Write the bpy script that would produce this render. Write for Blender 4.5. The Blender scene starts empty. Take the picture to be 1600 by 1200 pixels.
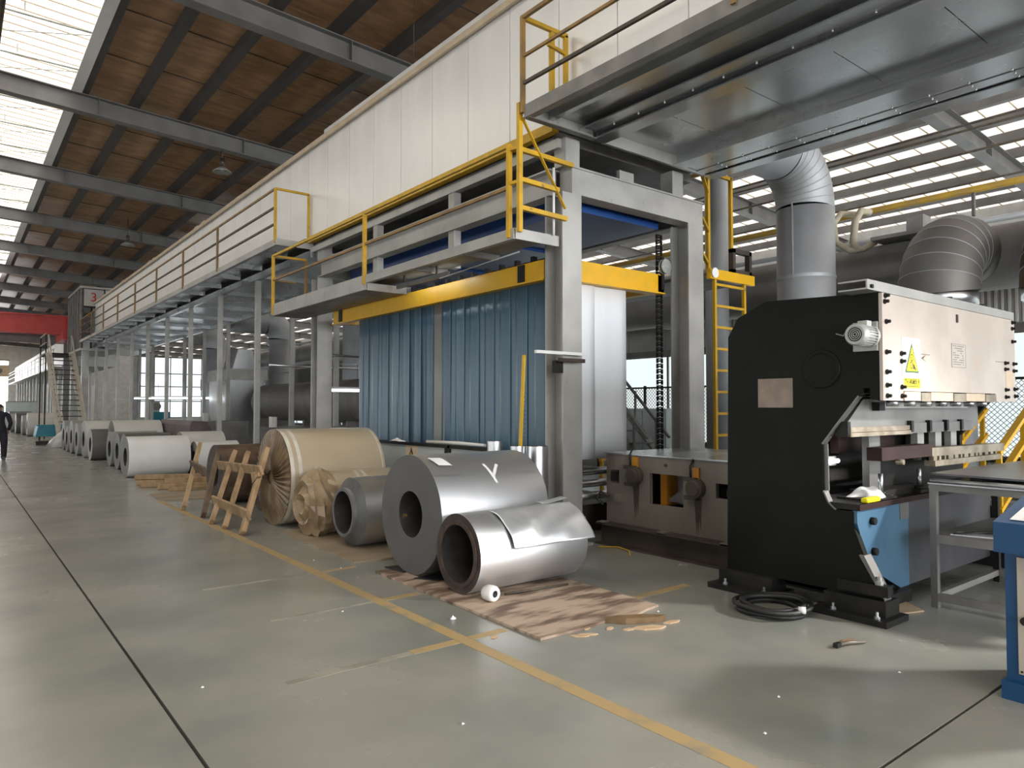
import bpy, bmesh, math, random
from mathutils import Vector, Matrix
random.seed(7)
S = bpy.context.scene
C = bpy.data.collections.new('workshop'); S.collection.children.link(C)
V = Vector
# ------------------------------------------------------------------ camera
cd = bpy.data.cameras.new('camera'); cam = bpy.data.objects.new('camera', cd); C.objects.link(cam)
F = 1110.0
cd.sensor_width = 36.0; cd.lens = F/1600*36.0; cd.clip_end = 400
yaw = math.atan2(875, F); pit = math.atan2(35, F)
cam.location = (0, 0, 1.6)
cam.rotation_euler = (math.pi/2+pit, 0, -yaw)
S.camera = cam
# ------------------------------------------------------------------ world, exposure
w = bpy.data.worlds.new('overcast_sky'); S.world = w; w.use_nodes = True
bg = w.node_tree.nodes['Background']; bg.inputs[0].default_value = (0.9, 0.95, 1.0, 1); bg.inputs[1].default_value = 1.2
S.view_settings.view_transform = 'Standard'; S.view_settings.look = 'None'
S.view_settings.gamma = 1.0; S.view_settings.use_curve_mapping = False
S.view_settings.exposure = 0.15
S.cycles.use_denoising = True
S.cycles.max_bounces = 6; S.cycles.diffuse_bounces = 4; S.cycles.glossy_bounces = 3
S.cycles.caustics_reflective = False; S.cycles.caustics_refractive = False
S.cycles.sample_clamp_indirect = 6.0
ANI = 0.0
SKYL = 2.3      # daylight through the roof lights
WINL = 3.0      # daylight through the wall windows
GABL = 9.5     # daylight through the open gable behind
FLOOD = 2300.0   # lamp beside the press
# ------------------------------------------------------------------ materials
def mat(name, c1, c2=None, scale=3.0, rough=.5, metal=0.0, bump=0.0, stretch=(1, 1, 1), lo=.35, hi=.65,
        spots=None, spot_lo=.62, spot_hi=.7, spot_scale=6.0, rvar=0.0, emit=None, es=0.0, alpha=1.0, trans=0.0, detail=5.0):
    m = bpy.data.materials.new(name); m.use_nodes = True
    nt = m.node_tree; b = nt.nodes['Principled BSDF']; L = nt.links
    b.inputs['Base Color'].default_value = (*c1, 1); b.inputs['Roughness'].default_value = rough; b.inputs['Metallic'].default_value = metal
    if c2 or bump or spots or rvar:
        tc = nt.nodes.new('ShaderNodeTexCoord'); mp = nt.nodes.new('ShaderNodeMapping'); mp.inputs['Scale'].default_value = stretch
        L.new(tc.outputs['Object'], mp.inputs['Vector'])
        n = nt.nodes.new('ShaderNodeTexNoise'); n.inputs['Scale'].default_value = scale; n.inputs['Detail'].default_value = detail
        L.new(mp.outputs[0], n.inputs['Vector'])
        col = None
        if c2:
            r = nt.nodes.new('ShaderNodeValToRGB'); r.color_ramp.interpolation = 'EASE'; r.color_ramp.elements[0].position = lo; r.color_ramp.elements[1].position = hi
            r.color_ramp.elements[0].color = (*c1, 1); r.color_ramp.elements[1].color = (*c2, 1)
            L.new(n.outputs['Fac'], r.inputs['Fac']); col = r.outputs['Color']
        if spots:
            n2 = nt.nodes.new('ShaderNodeTexNoise'); n2.inputs['Scale'].default_value = spot_scale; n2.inputs['Detail'].default_value = 6
            L.new(mp.outputs[0], n2.inputs['Vector'])
            r2 = nt.nodes.new('ShaderNodeValToRGB'); r2.color_ramp.elements[0].position = spot_lo; r2.color_ramp.elements[1].position = spot_hi
            r2.color_ramp.elements[0].color = (0, 0, 0, 1); r2.color_ramp.elements[1].color = (1, 1, 1, 1)
            L.new(n2.outputs['Fac'], r2.inputs['Fac'])
            mx = nt.nodes.new('ShaderNodeMix'); mx.data_type = 'RGBA'
            L.new(r2.outputs['Color'], mx.inputs[0])
            if col: L.new(col, mx.inputs[6])
            else: mx.inputs[6].default_value = (*c1, 1)
            mx.inputs[7].default_value = (*spots, 1); col = mx.outputs[2]
        if col: L.new(col, b.inputs['Base Color'])
        if rvar:
            mr = nt.nodes.new('ShaderNodeMapRange'); mr.inputs['From Min'].default_value = .1; mr.inputs['From Max'].default_value = .9
            mr.inputs['To Min'].default_value = max(0.02, rough-rvar); mr.inputs['To Max'].default_value = min(1, rough+rvar)
            L.new(n.outputs['Fac'], mr.inputs['Value']); L.new(mr.outputs[0], b.inputs['Roughness'])
        if bump:
            bp = nt.nodes.new('ShaderNodeBump'); bp.inputs['Strength'].default_value = bump; bp.inputs['Distance'].default_value = .02
            L.new(n.outputs['Fac'], bp.inputs['Height']); L.new(bp.outputs[0], b.inputs['Normal'])
    if emit:
        b.inputs['Emission Color'].default_value = (*emit, 1); b.inputs['Emission Strength'].default_value = es
    if alpha < 1: b.inputs['Alpha'].default_value = alpha
    if trans: b.inputs['Transmission Weight'].default_value = trans
    return m
def emission(name, c, s):
    m = bpy.data.materials.new(name); m.use_nodes = True; nt = m.node_tree
    for n in list(nt.nodes): nt.nodes.remove(n)
    o = nt.nodes.new('ShaderNodeOutputMaterial'); e = nt.nodes.new('ShaderNodeEmission')
    e.inputs[0].default_value = (*c, 1); e.inputs[1].default_value = s; nt.links.new(e.outputs[0], o.inputs[0]); return m
M = {}
M['floor'] = mat('polished_concrete', (.182, .200, .178), (.325, .320, .288), scale=.8, rough=.26, rvar=.05, detail=11, lo=.2, hi=.8, spots=(.335, .32, .275), spot_lo=.35, spot_hi=1.0, spot_scale=1.3)
M['joint'] = mat('joint_filler', (.03, .03, .028), rough=.9)
M['line'] = mat('floor_paint_ochre', (.43, .31, .15), (.29, .25, .17), scale=5, rough=.5, lo=.50, hi=.72, detail=8)
M['linepale'] = mat('floor_paint_worn', (.22, .22, .18), (.34, .32, .26), scale=4, rough=.5)
M['roof'] = mat('foil_insulation', (.31, .175, .085), (.45, .268, .142), scale=1.6, rough=.42, metal=.1, bump=.5, stretch=(1, 3, 1))
M['rafter'] = mat('grey_primer_steel', (.13, .126, .12), (.165, .16, .154), scale=2, rough=.55)
M['purlin'] = mat('purlin_steel', (.045, .040, .036), (.06, .054, .048), scale=2, rough=.6)
M['skyl'] = emission('skylight_daylight', (1.0, .945, .83), SKYL)
M['skyr'] = emission('skylight_daylight_side', (1.0, .92, .83), SKYL*.50)
M['win'] = emission('window_daylight', (.90, .97, 1.0), WINL)
M['gable'] = emission('gable_daylight', (.97, .98, 1.0), GABL)
M['lamp'] = emission('fluorescent_tube', (.93, .98, 1.0), 9.0)
M['white'] = mat('white_sandwich_panel', (.80, .785, .765), (.90, .885, .865), scale=1.5, rough=.36, metal=.25, stretch=(1, 1.2, .4), lo=.25, hi=.75, rvar=.1)
M['wallgrey'] = mat('grey_wall_sheet', (.42, .42, .41), (.5, .5, .49), scale=2, rough=.6)
M['grey'] = mat('grey_painted_steel', (.36, .355, .335), (.44, .435, .41), scale=2.2, rough=.45, metal=.35, spots=(.22, .20, .17), spot_lo=.66, spot_hi=.8, spot_scale=4)
M['greydk'] = mat('dark_grey_steel', (.17, .165, .155), (.24, .23, .215), scale=2.5, rough=.5, metal=.3)
M['galv'] = mat('galvanised_sheet', (.42, .44, .45), (.55, .57, .58), scale=1.2, rough=.30, metal=.9, rvar=.12, stretch=(1, 1, .5))
M['galvdk'] = mat('galvanised_dark', (.42, .435, .445), (.55, .57, .58), scale=.9, rough=.26, metal=.8, rvar=.1)
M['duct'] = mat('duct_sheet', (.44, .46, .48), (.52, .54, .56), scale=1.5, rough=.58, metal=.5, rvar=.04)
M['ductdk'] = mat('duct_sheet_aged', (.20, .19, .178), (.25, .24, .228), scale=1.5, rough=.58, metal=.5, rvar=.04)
M['yellow'] = mat('safety_yellow', (.62, .36, .012), (.50, .30, .02), scale=5, rough=.45, spots=(.22, .15, .06), spot_lo=.66, spot_hi=.75, spot_scale=9)
M['yellowb'] = mat('lift_beam_yellow', (.80, .43, .006), (.70, .40, .01), scale=3, rough=.38)
M['rail'] = mat('rail_dark_steel', (.05, .045, .04), (.10, .08, .05), scale=6, rough=.5, metal=.4)
M['railo'] = mat('rail_ochre', (.30, .17, .04), (.18, .11, .045), scale=4, rough=.5)
M['alu'] = mat('bright_aluminium', (.78, .79, .80), (.84, .85, .86), scale=2, rough=.33, metal=1.0, rvar=.03)
M['alucoil'] = mat('rolled_aluminium', (.82, .83, .85), (.88, .89, .91), scale=1.5, rough=.40, metal=1.0)
_t = M['alucoil'].node_tree.nodes.new('ShaderNodeTangent'); _t.direction_type = 'RADIAL'; _t.axis = 'X'
_b = M['alucoil'].node_tree.nodes['Principled BSDF']; _b.inputs['Anisotropic'].default_value = .5; _b.inputs['Anisotropic Rotation'].default_value = ANI
M['alucoil'].node_tree.links.new(_t.outputs[0], _b.inputs['Tangent'])
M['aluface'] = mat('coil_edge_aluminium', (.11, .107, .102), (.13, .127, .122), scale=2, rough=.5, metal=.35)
M['foil'] = mat('loose_foil', (.80, .83, .87), (.88, .90, .93), scale=6, rough=.36, metal=.75, bump=.12)
M['core'] = mat('steel_core_brown', (.050, .034, .028), (.085, .06, .048), scale=9, rough=.6, metal=.3)
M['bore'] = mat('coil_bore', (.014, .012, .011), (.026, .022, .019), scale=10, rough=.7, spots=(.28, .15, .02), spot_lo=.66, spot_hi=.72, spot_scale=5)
M['coreg'] = mat('grey_core', (.13, .13, .13), (.17, .17, .17), scale=6, rough=.45, metal=.5)
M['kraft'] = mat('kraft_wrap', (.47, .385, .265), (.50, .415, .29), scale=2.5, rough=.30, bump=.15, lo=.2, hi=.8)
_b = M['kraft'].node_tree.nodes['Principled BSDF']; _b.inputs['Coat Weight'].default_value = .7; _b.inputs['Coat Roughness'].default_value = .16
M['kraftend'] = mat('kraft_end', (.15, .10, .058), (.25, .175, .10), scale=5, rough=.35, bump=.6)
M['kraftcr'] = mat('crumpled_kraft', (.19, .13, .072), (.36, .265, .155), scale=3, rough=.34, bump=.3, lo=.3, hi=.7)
M['tape'] = mat('clear_tape_band', (.60, .55, .46), (.68, .64, .56), scale=8, rough=.25)
M['rust'] = mat('rusty_coil', (.115, .075, .050), (.19, .13, .09), scale=4, rough=.5, metal=.35)
M['wcoil'] = mat('coated_white_coil', (.70, .695, .675), (.76, .755, .735), scale=2, rough=.36)
M['ccoil'] = mat('cream_coil', (.55, .54, .50), (.61, .60, .56), scale=2, rough=.4)
M['gcoil'] = mat('grey_coil', (.27, .275, .26), (.35, .355, .335), scale=2, rough=.4)
M['dcoil'] = mat('dark_coil', (.10, .10, .092), (.145, .14, .13), scale=2, rough=.4)
M['black'] = mat('black_rubber', (.014, .014, .014), rough=.5)
M['blackst'] = mat('black_steel', (.02, .02, .02), (.035, .033, .03), scale=5, rough=.45, metal=.3)
M['timber'] = mat('weathered_timber', (.27, .175, .09), (.42, .285, .155), scale=3, rough=.7, stretch=(3, 3, .5), bump=.2)
M['timberdk'] = mat('dark_timber', (.10, .065, .042), (.165, .11, .07), scale=3, rough=.75, stretch=(3, 3, .5), bump=.2)
M['ply'] = mat('delaminated_plywood', (.13, .082, .055), (.47, .36, .275), scale=3.2, rough=.65, stretch=(.7, 2.4, 1), lo=.36, hi=.58, bump=.2, detail=12)
M['plyb'] = mat('dusty_board', (.24, .185, .125), (.33, .26, .18), scale=1.5, rough=.7, stretch=(1, 2, 1), lo=.3, hi=.7)
M['card'] = mat('cardboard', (.42, .31, .20), (.50, .38, .26), scale=3, rough=.8)
M['curt'] = mat('blue_pvc_strip', (.060, .118, .175), (.080, .145, .205), scale=1.2, rough=.30, stretch=(1, 1, .25))
M['curt2'] = mat('blue_pvc_strip_light', (.085, .155, .215), (.105, .178, .236), scale=1.2, rough=.30, stretch=(1, 1, .25))
M['curtg'] = mat('smoky_pvc_strip', (.18, .185, .175), (.23, .235, .22), scale=1.2, rough=.35)
M['curtw'] = mat('milky_pvc_curtain', (.76, .79, .83), (.84, .87, .91), scale=.8, rough=.35, stretch=(2, 2, .15))
M['screen'] = mat('guard_screen_panel', (.42, .47, .46), (.50, .55, .54), scale=1.2, rough=.22)
M['blue'] = mat('hood_blue', (.006, .040, .17), (.008, .055, .22), scale=1.5, rough=.35)
M['press'] = mat('press_dark_green', (.007, .0085, .0062), (.010, .012, .009), scale=1.5, rough=.42)
def spec(m, v): m.node_tree.nodes['Principled BSDF'].inputs['Specular IOR Level'].default_value = v
spec(M['press'], .12)
M['cream'] = mat('aged_cream_paint', (.45, .39, .335), (.54, .47, .41), scale=2.2, rough=.42, spots=(.52, .36, .28), spot_lo=.64, spot_hi=.76, spot_scale=3.5, detail=9)
M['creamb'] = mat('worn_cream_block', (.54, .42, .29), (.62, .50, .36), scale=5, rough=.5)
M['pgrey'] = mat('press_ram_grey', (.17, .167, .16), (.23, .225, .215), scale=2, rough=.45, metal=.5)
M['pblue'] = mat('press_blue_paint', (.04, .11, .19), (.062, .15, .24), scale=1.5, rough=.45, spots=(.03, .06, .09), spot_lo=.62, spot_hi=.78, spot_scale=2.5)
M['dsheet'] = mat('dark_rolled_sheet', (.13, .13, .135), (.18, .18, .185), scale=1.2, rough=.3, metal=.8)
M['aprondk'] = mat('apron_dark_grey', (.055, .056, .062), (.08, .08, .086), scale=2, rough=.4, metal=.3)
M['brass'] = mat('worn_die_steel', (.24, .20, .145), (.40, .34, .26), scale=6, rough=.4, metal=.5)
M['maroon'] = mat('maroon_steel', (.024, .013, .012), (.036, .020, .018), scale=4, rough=.5)
M['taupe'] = mat('oily_taupe_steel', (.165, .14, .117), (.215, .187, .16), scale=1.8, rough=.45, metal=.2, spots=(.10, .085, .06), spot_lo=.60, spot_hi=.75, spot_scale=1.8, stretch=(1, 1, .5))
M['brownst'] = mat('brown_base_steel', (.055, .045, .038), (.085, .07, .058), scale=2, rough=.55, metal=.2)
M['orange'] = mat('orange_roller', (.38, .15, .012), (.45, .20, .02), scale=4, rough=.45)
M['cabblue'] = mat('cabinet_blue', (.003, .050, .135), (.004, .056, .15), scale=2, rough=.35)
M['beige'] = mat('cabinet_beige', (.42, .37, .305), (.47, .415, .345), scale=2, rough=.45)
M['paper'] = mat('white_paper', (.80, .80, .80), rough=.7)
M['rag'] = mat('white_rag', (.72, .71, .70), (.82, .81, .8), scale=12, rough=.9, bump=.5)
M['signy'] = mat('sign_yellow', (.83, .72, .01), rough=.4)
M['ruler'] = mat('ruler_yellow', (.72, .46, .015), (.62, .40, .02), scale=6, rough=.4)
M['signb'] = mat('sign_black', (.015, .02, .01), rough=.5)
M['signg'] = mat('sign_dark_green', (.05, .11, .03), rough=.5)
M['brownplate'] = mat('name_plate_tan', (.20, .155, .12), (.26, .205, .165), scale=6, rough=.4, metal=.3)
M['red'] = mat('crane_red', (.46, .03, .022), (.52, .045, .035), scale=2, rough=.4)
M['redtxt'] = mat('red_lettering', (.65, .03, .03), rough=.5)
M['teal'] = mat('teal_tub', (.015, .19, .26), (.02, .22, .30), scale=3, rough=.45)
M['purple'] = mat('maroon_tarpaulin', (.070, .046, .046), (.105, .072, .070), scale=3, rough=.45, bump=.4)
M['motor'] = mat('motor_grey', (.40, .41, .38), (.48, .49, .46), scale=8, rough=.45, metal=.3)
M['lag'] = mat('pipe_lagging', (.60, .54, .40), (.70, .64, .5), scale=9, rough=.8, bump=.4)
M['pipey'] = mat('gas_pipe_yellow', (.55, .34, .04), (.42, .28, .07), scale=3, rough=.5)
M['skin'] = mat('skin', (.42, .25, .17), rough=.55)
M['cloth'] = mat('dark_clothing', (.012, .012, .02), (.02, .02, .03), scale=8, rough=.85)
M['hair'] = mat('black_hair', (.012, .010, .009), rough=.6)
M['roll'] = mat('film_roll_white', (.74, .73, .70), (.80, .79, .76), scale=6, rough=.3)
M['chip'] = mat('wood_chip', (.50, .34, .20), (.58, .42, .27), scale=7, rough=.8)
M['bark'] = mat('torn_ply_brown', (.13, .08, .035), (.20, .125, .06), scale=7, rough=.8)
M['green'] = mat('button_green', (.02, .35, .12), rough=.4)
M['glass'] = mat('stair_steel', (.42, .38, .33), (.5, .46, .4), scale=3, rough=.5)
for _k in ('maroon', 'blackst', 'brownst'): spec(M[_k], .15)
# ------------------------------------------------------------------ mesh building
class MB:
    def __init__(s): s.v = []; s.f = []; s.sm = []; s.mi = []; s.cur = 0
    def add(s, vs, fs, smooth=False):
        o = len(s.v); s.v += [tuple(v) for v in vs]
        for f in fs: s.f.append([i+o for i in f]); s.sm.append(smooth); s.mi.append(s.cur)
        return s
    def box(s, x0, x1, y0, y1, z0, z1):
        if x1 < x0: x0, x1 = x1, x0
        if y1 < y0: y0, y1 = y1, y0
        if z1 < z0: z0, z1 = z1, z0
        return s.add([(x0, y0, z0), (x1, y0, z0), (x1, y1, z0), (x0, y1, z0), (x0, y0, z1), (x1, y0, z1), (x1, y1, z1), (x0, y1, z1)],
                     [(0, 3, 2, 1), (4, 5, 6, 7), (0, 1, 5, 4), (1, 2, 6, 5), (2, 3, 7, 6), (3, 0, 4, 7)])
    def frame(s, p, q, up=(0, 0, 1)):
        p, q = V(p), V(q); d = (q-p).normalized(); u = V(up)
        if abs(d.dot(u)) > .98: u = V((0, 1, 0))
        a = d.cross(u).normalized(); b = a.cross(d).normalized(); return p, q, d, a, b
    def prof(s, p, q, poly, up=(0, 0, 1)):
        "sweeps a 2-D outline (side, up) from p to q"
        p, q, d, a, b = s.frame(p, q, up); n = len(poly)
        vs = [p+a*x+b*y for x, y in poly]+[q+a*x+b*y for x, y in poly]
        return s.add(vs, [[i, (i+1) % n, n+(i+1) % n, n+i] for i in range(n)]+[list(range(n))[::-1], list(range(n, 2*n))])
    def bar(s, p, q, w, h=None, up=(0, 0, 1)):
        h = h or w; return s.prof(p, q, [(-w/2, -h/2), (w/2, -h/2), (w/2, h/2), (-w/2, h/2)], up)
    def ibeam(s, p, q, w, h, tf=.02, tw=.014, up=(0, 0, 1)):
        a, b = w/2, h/2; t = tw/2
        return s.prof(p, q, [(-a, -b), (a, -b), (a, -b+tf), (t, -b+tf), (t, b-tf), (a, b-tf), (a, b), (-a, b), (-a, b-tf), (-t, b-tf), (-t, -b+tf), (-a, -b+tf)], up)
    def channel(s, p, q, w, h, t=.012, up=(0, 0, 1), flip=1):
        a, b = w*flip, h/2; t1 = t*flip
        return s.prof(p, q, [(0, -b), (a, -b), (a, -b+t), (t1, -b+t), (t1, b-t), (a, b-t), (a, b), (0, b)][::flip], up)
    def angle(s, p, q, w, t=.008, up=(0, 0, 1)):
        return s.prof(p, q, [(0, 0), (w, 0), (w, t), (t, t), (t, w), (0, w)], up)
    def cyl(s, p, q, r, r2=None, n=14, cap=True):
        r2 = r if r2 is None else r2; p, q, d, a, b = s.frame(p, q)
        cs = [(math.cos(2*math.pi*i/n), math.sin(2*math.pi*i/n)) for i in range(n)]
        vs = [p+a*(r*x)+b*(r*y) for x, y in cs]+[q+a*(r2*x)+b*(r2*y) for x, y in cs]
        s.add(vs, [[i, (i+1) % n, n+(i+1) % n, n+i] for i in range(n)], True)
        if cap: s.add(vs, [list(range(n))[::-1], list(range(n, 2*n))])
        return s
    def tube(s, pts, r, n=8, closed=False, cap=True):
        pts = [V(p) for p in pts]; N = len(pts); rs = r if isinstance(r, (list, tuple)) else [r]*N
        vs = []; a = None
        for i in range(N):
            if closed: d = pts[(i+1) % N]-pts[i-1]
            else: d = pts[min(i+1, N-1)]-pts[max(i-1, 0)]
            d.normalize()
            if a is None:
                u = V((0, 0, 1)) if abs(d.z) < .9 else V((1, 0, 0)); a = d.cross(u).normalized()
            else: a = (a-d*a.dot(d)).normalized()
            b = a.cross(d)
            vs += [pts[i]+a*(rs[i]*math.cos(2*math.pi*k/n))+b*(rs[i]*math.sin(2*math.pi*k/n)) for k in range(n)]
        fs = []
        for i in range(N if closed else N-1):
            j = (i+1) % N
            fs += [[i*n+k, j*n+k, j*n+(k+1) % n, i*n+(k+1) % n] for k in range(n)]
        s.add(vs, fs, True)
        if not closed and cap: s.add(vs[:n], [list(range(n))]); s.add(vs[-n:], [list(range(n))[::-1]])
        return s
    def lathe(s, prof, o, axis, n=40, smooth=True, jit=None):
        "prof = [(distance along axis, radius)]; flat rings are hard-edged"
        o = V(o); p, q, d, a, b = s.frame(o, o+V(axis))
        def ring(t, r, k0):
            out = []
            for i in range(n):
                rr = r*(1+(jit(i, k0) if jit else 0)); an = 2*math.pi*i/n
                out.append(o+d*t+a*(rr*math.cos(an))+b*(rr*math.sin(an)))
            return out
        for k in range(len(prof)-1):
            vs = ring(*prof[k], k)+ring(*prof[k+1], k+1)
            flat = abs(prof[k][0]-prof[k+1][0]) < 1e-5
            s.add(vs, [[i, (i+1) % n, n+(i+1) % n, n+i] for i in range(n)], smooth and not flat)
        return s
    def prism(s, poly, axis, a, b):
        "outline extruded along x, y or z between a and b"
        def P(u, v, t): return {'x': (t, u, v), 'y': (u, t, v), 'z': (u, v, t)}[axis]
        n = len(poly)
        return s.add([P(u, v, a) for u, v in poly]+[P(u, v, b) for u, v in poly],
                     [[i, (i+1) % n, n+(i+1) % n, n+i] for i in range(n)]+[list(range(n))[::-1], list(range(n, 2*n))])
    def grid(s, fn, nu, nv, smooth=True):
        vs = [fn(i/nu, j/nv) for j in range(nv+1) for i in range(nu+1)]; w = nu+1
        return s.add(vs, [[j*w+i, j*w+i+1, (j+1)*w+i+1, (j+1)*w+i] for j in range(nv) for i in range(nu)], smooth)
    def mesh(s, name, mats):
        me = bpy.data.meshes.new(name); me.from_pydata(s.v, [], s.f)
        me.polygons.foreach_set('use_smooth', s.sm); me.polygons.foreach_set('material_index', s.mi)
        for m in (mats if isinstance(mats, (list, tuple)) else [mats]): me.materials.append(m)
        bm = bmesh.new(); bm.from_mesh(me); bmesh.ops.remove_doubles(bm, verts=bm.verts, dist=1e-5)
        bmesh.ops.recalc_face_normals(bm, faces=bm.faces); bm.to_mesh(me); bm.free()
        me.update(); return me
    def build(s, name, m, parent=None, bevel=0, solid=0):
        o = bpy.data.objects.new(name, s.mesh(name, m)); C.objects.link(o); par(o, parent)
        if solid: k = o.modifiers.new('thickness', 'SOLIDIFY'); k.thickness = solid
        if bevel:
            k = o.modifiers.new('bevel', 'BEVEL'); k.width = bevel; k.segments = 2; k.limit_method = 'ANGLE'; k.angle_limit = math.radians(50)
        return o
WL = {}
def wloc(o): return WL.get(o.name, V((0, 0, 0)))
def par(o, parent):
    if parent:
        o.parent = parent; o.matrix_parent_inverse = Matrix.Translation(-wloc(parent))
def tag(o, label=None, cat=None, group=None, kind=None):
    if label: o['label'] = label
    if cat: o['category'] = cat
    if group: o['group'] = group
    if kind: o['kind'] = kind
    return o
def thing(name, loc, label, cat, group=None):
    o = bpy.data.objects.new(name, None); o.empty_display_size = .1; C.objects.link(o); o.location = loc; WL[o.name] = V(loc)
    return tag(o, label, cat, group)
def struct(name, loc=(0, 0, 0)):
    o = bpy.data.objects.new(name, None); o.empty_display_size = .1; C.objects.link(o); o.location = loc; WL[o.name] = V(loc); o['kind'] = 'structure'; return o
def rep(o, off, parent):
    "copy of a part, shifted; mesh data shared"
    c = o.copy(); C.objects.link(c); par(c, parent); c.location = V(o.location)+V(off); return c
def lerp(a, b, t): return a+(b-a)*t
def gores(pts, r, m, parent, n=36, band=None, name='elbow_gore'):
    "segmented elbow: neighbouring gores share their cut plane"
    pts = [V(p) for p in pts]; N = len(pts); T = []
    for i in range(N):
        if i == 0: t = (pts[1]-pts[0]).normalized()*2-(pts[min(2, N-1)]-pts[1]).normalized()
        elif i == N-1: t = (pts[-1]-pts[-2]).normalized()*2-(pts[-2]-pts[-3]).normalized()
        else: t = (pts[i+1]-pts[i]).normalized()+(pts[i]-pts[i-1]).normalized()
        T.append(t.normalized())
    bn = (pts[1]-pts[0]).cross(pts[-1]-pts[-2]).normalized()
    ring = lambda i, k: [pts[i]+bn*(k*math.cos(2*math.pi*q/n))+T[i].cross(bn)*(k*math.sin(2*math.pi*q/n)) for q in range(n)]
    for i in range(N-1):
        mb = MB(); mb.add(ring(i, r)+ring(i+1, r), [[q, (q+1) % n, n+(q+1) % n, n+q] for q in range(n)], True); g = mb.build(name, M[m], parent)
        if band and i: mb = MB(); mb.tube(ring(i, r+.001), .007, 6, True); mb.build('seam_band', M[band], g)
def text(body, size, loc, rot, m, parent, name='lettering', depth=.001, sx=1.0):
    cu = bpy.data.curves.new(name, 'FONT'); cu.body = body; cu.size = size; cu.align_x = 'CENTER'; cu.align_y = 'CENTER'; cu.extrude = depth
    cu.materials.append(m)
    tmp = bpy.data.objects.new('tmp', cu); C.objects.link(tmp)
    me = bpy.data.meshes.new_from_object(tmp.evaluated_get(bpy.context.evaluated_depsgraph_get())); bpy.data.objects.remove(tmp)
    o = bpy.data.objects.new(name, me); C.objects.link(o); o.location = loc; o.rotation_euler = rot; o.scale = (sx, 1, 1)
    if parent: o.parent = parent; o.matrix_parent_inverse = Matrix.Translation(-wloc(parent))
    return o
# ================================================================== THE HALL
YN, YF, XL, XR = -16.0, 100.0, -15.0, 25.0
floor = MB().box(XL, XR, YN, YF, -.3, -.02).build('floor', M['joint']); tag(floor, kind='structure')
xs = [XL, -5.1, .92, 7.0, 13.5, XR]; ys = [YN, -4.5, 1.5, 8.78, 15, 21, 27, 33, 45, 60, 80, YF]
for i in range(len(xs)-1):
    for j in range(len(ys)-1):
        g = .009
        MB().box(xs[i]+g, xs[i+1]-g, ys[j]+(g if ys[j] != 8.78 else .002), ys[j+1]-(g if ys[j+1] != 8.78 else .002), -.05, 0).build('floor_slab', M['floor'], floor)
def paint(x0, x1, y0, y1, m='line', z=.0015): MB().box(x0, x1, y0, y1, .0002, z).build('painted_line', M[m], floor)
paint(2.74, 2.84, -3, 13.2); paint(2.38, 2.735, 4.03, 4.115); paint(2.845, 3.15, 4.03, 4.115); paint(4.45, 5.22, 4.03, 4.12)
paint(1.75, 2.735, 6.55, 6.60, 'linepale'); paint(2.845, 3.2, 6.55, 6.62); paint(1.55, 2.375, 4.04, 4.10, 'linepale'); paint(1.9, 2.735, 5.3, 5.34, 'linepale'); paint(2.845, 3.18, 5.28, 5.36)
# --- roof
ceiling = struct('ceiling', (0, 0, 8))
def zr(x): return 8.47-.055*abs(x)
RY = [-12.8, -6.5, -.2, 6.1, 12.45, 18.8, 25.1, 31.4, 37.7, 44, 50.3, 56.6, 62.9, 69.2, 75.5, 81.8, 88.1, 94.4]
for y in RY:
    for sx, xe in ((1, XR), (-1, -XL)):
        mb = MB(); mb.ibeam((0, y, zr(0)+.21), (sx*xe, y, zr(xe)+.21), .26, .42, .022, .012)
        for k in range(1, int(xe/3.3)+1):
            x = sx*(.2+3.3*k-.95)
            mb.box(x-.006, x+.006, y-.125, y+.125, zr(x)+.022, zr(x)+.40)
        mb.build('rafter', M['rafter'], ceiling)
PX_ = [-14, -12, -10, -8, -6, -4.2, -2.25, 2.25, 3.3, 4.42, 5.55, 6.7, 7.85, 9.0, 10.15, 11.3, 12.5]
for x in PX_:
    z = zr(x)+.43
    MB().prof((x, YN, z+.1), (x, YF, z+.1), [(-.09, -.1), (.09, -.1), (.09, -.085), (-.075, -.085), (-.075, .085), (.09, .085), (.09, .1), (-.09, .1)]).build('purlin', M['purlin'], ceiling)
x = 13.65
while x < XR-.3:
    z = zr(x)+.43; MB().prof((x, YN, z+.1), (x, YF, z+.1), [(-.07, -.11), (.09, -.11), (.09, -.095), (-.055, -.095), (-.055, .095), (.09, .095), (.09, .11), (-.07, .11)]).build('purlin', M['rafter'], ceiling); x += 1.15
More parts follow.
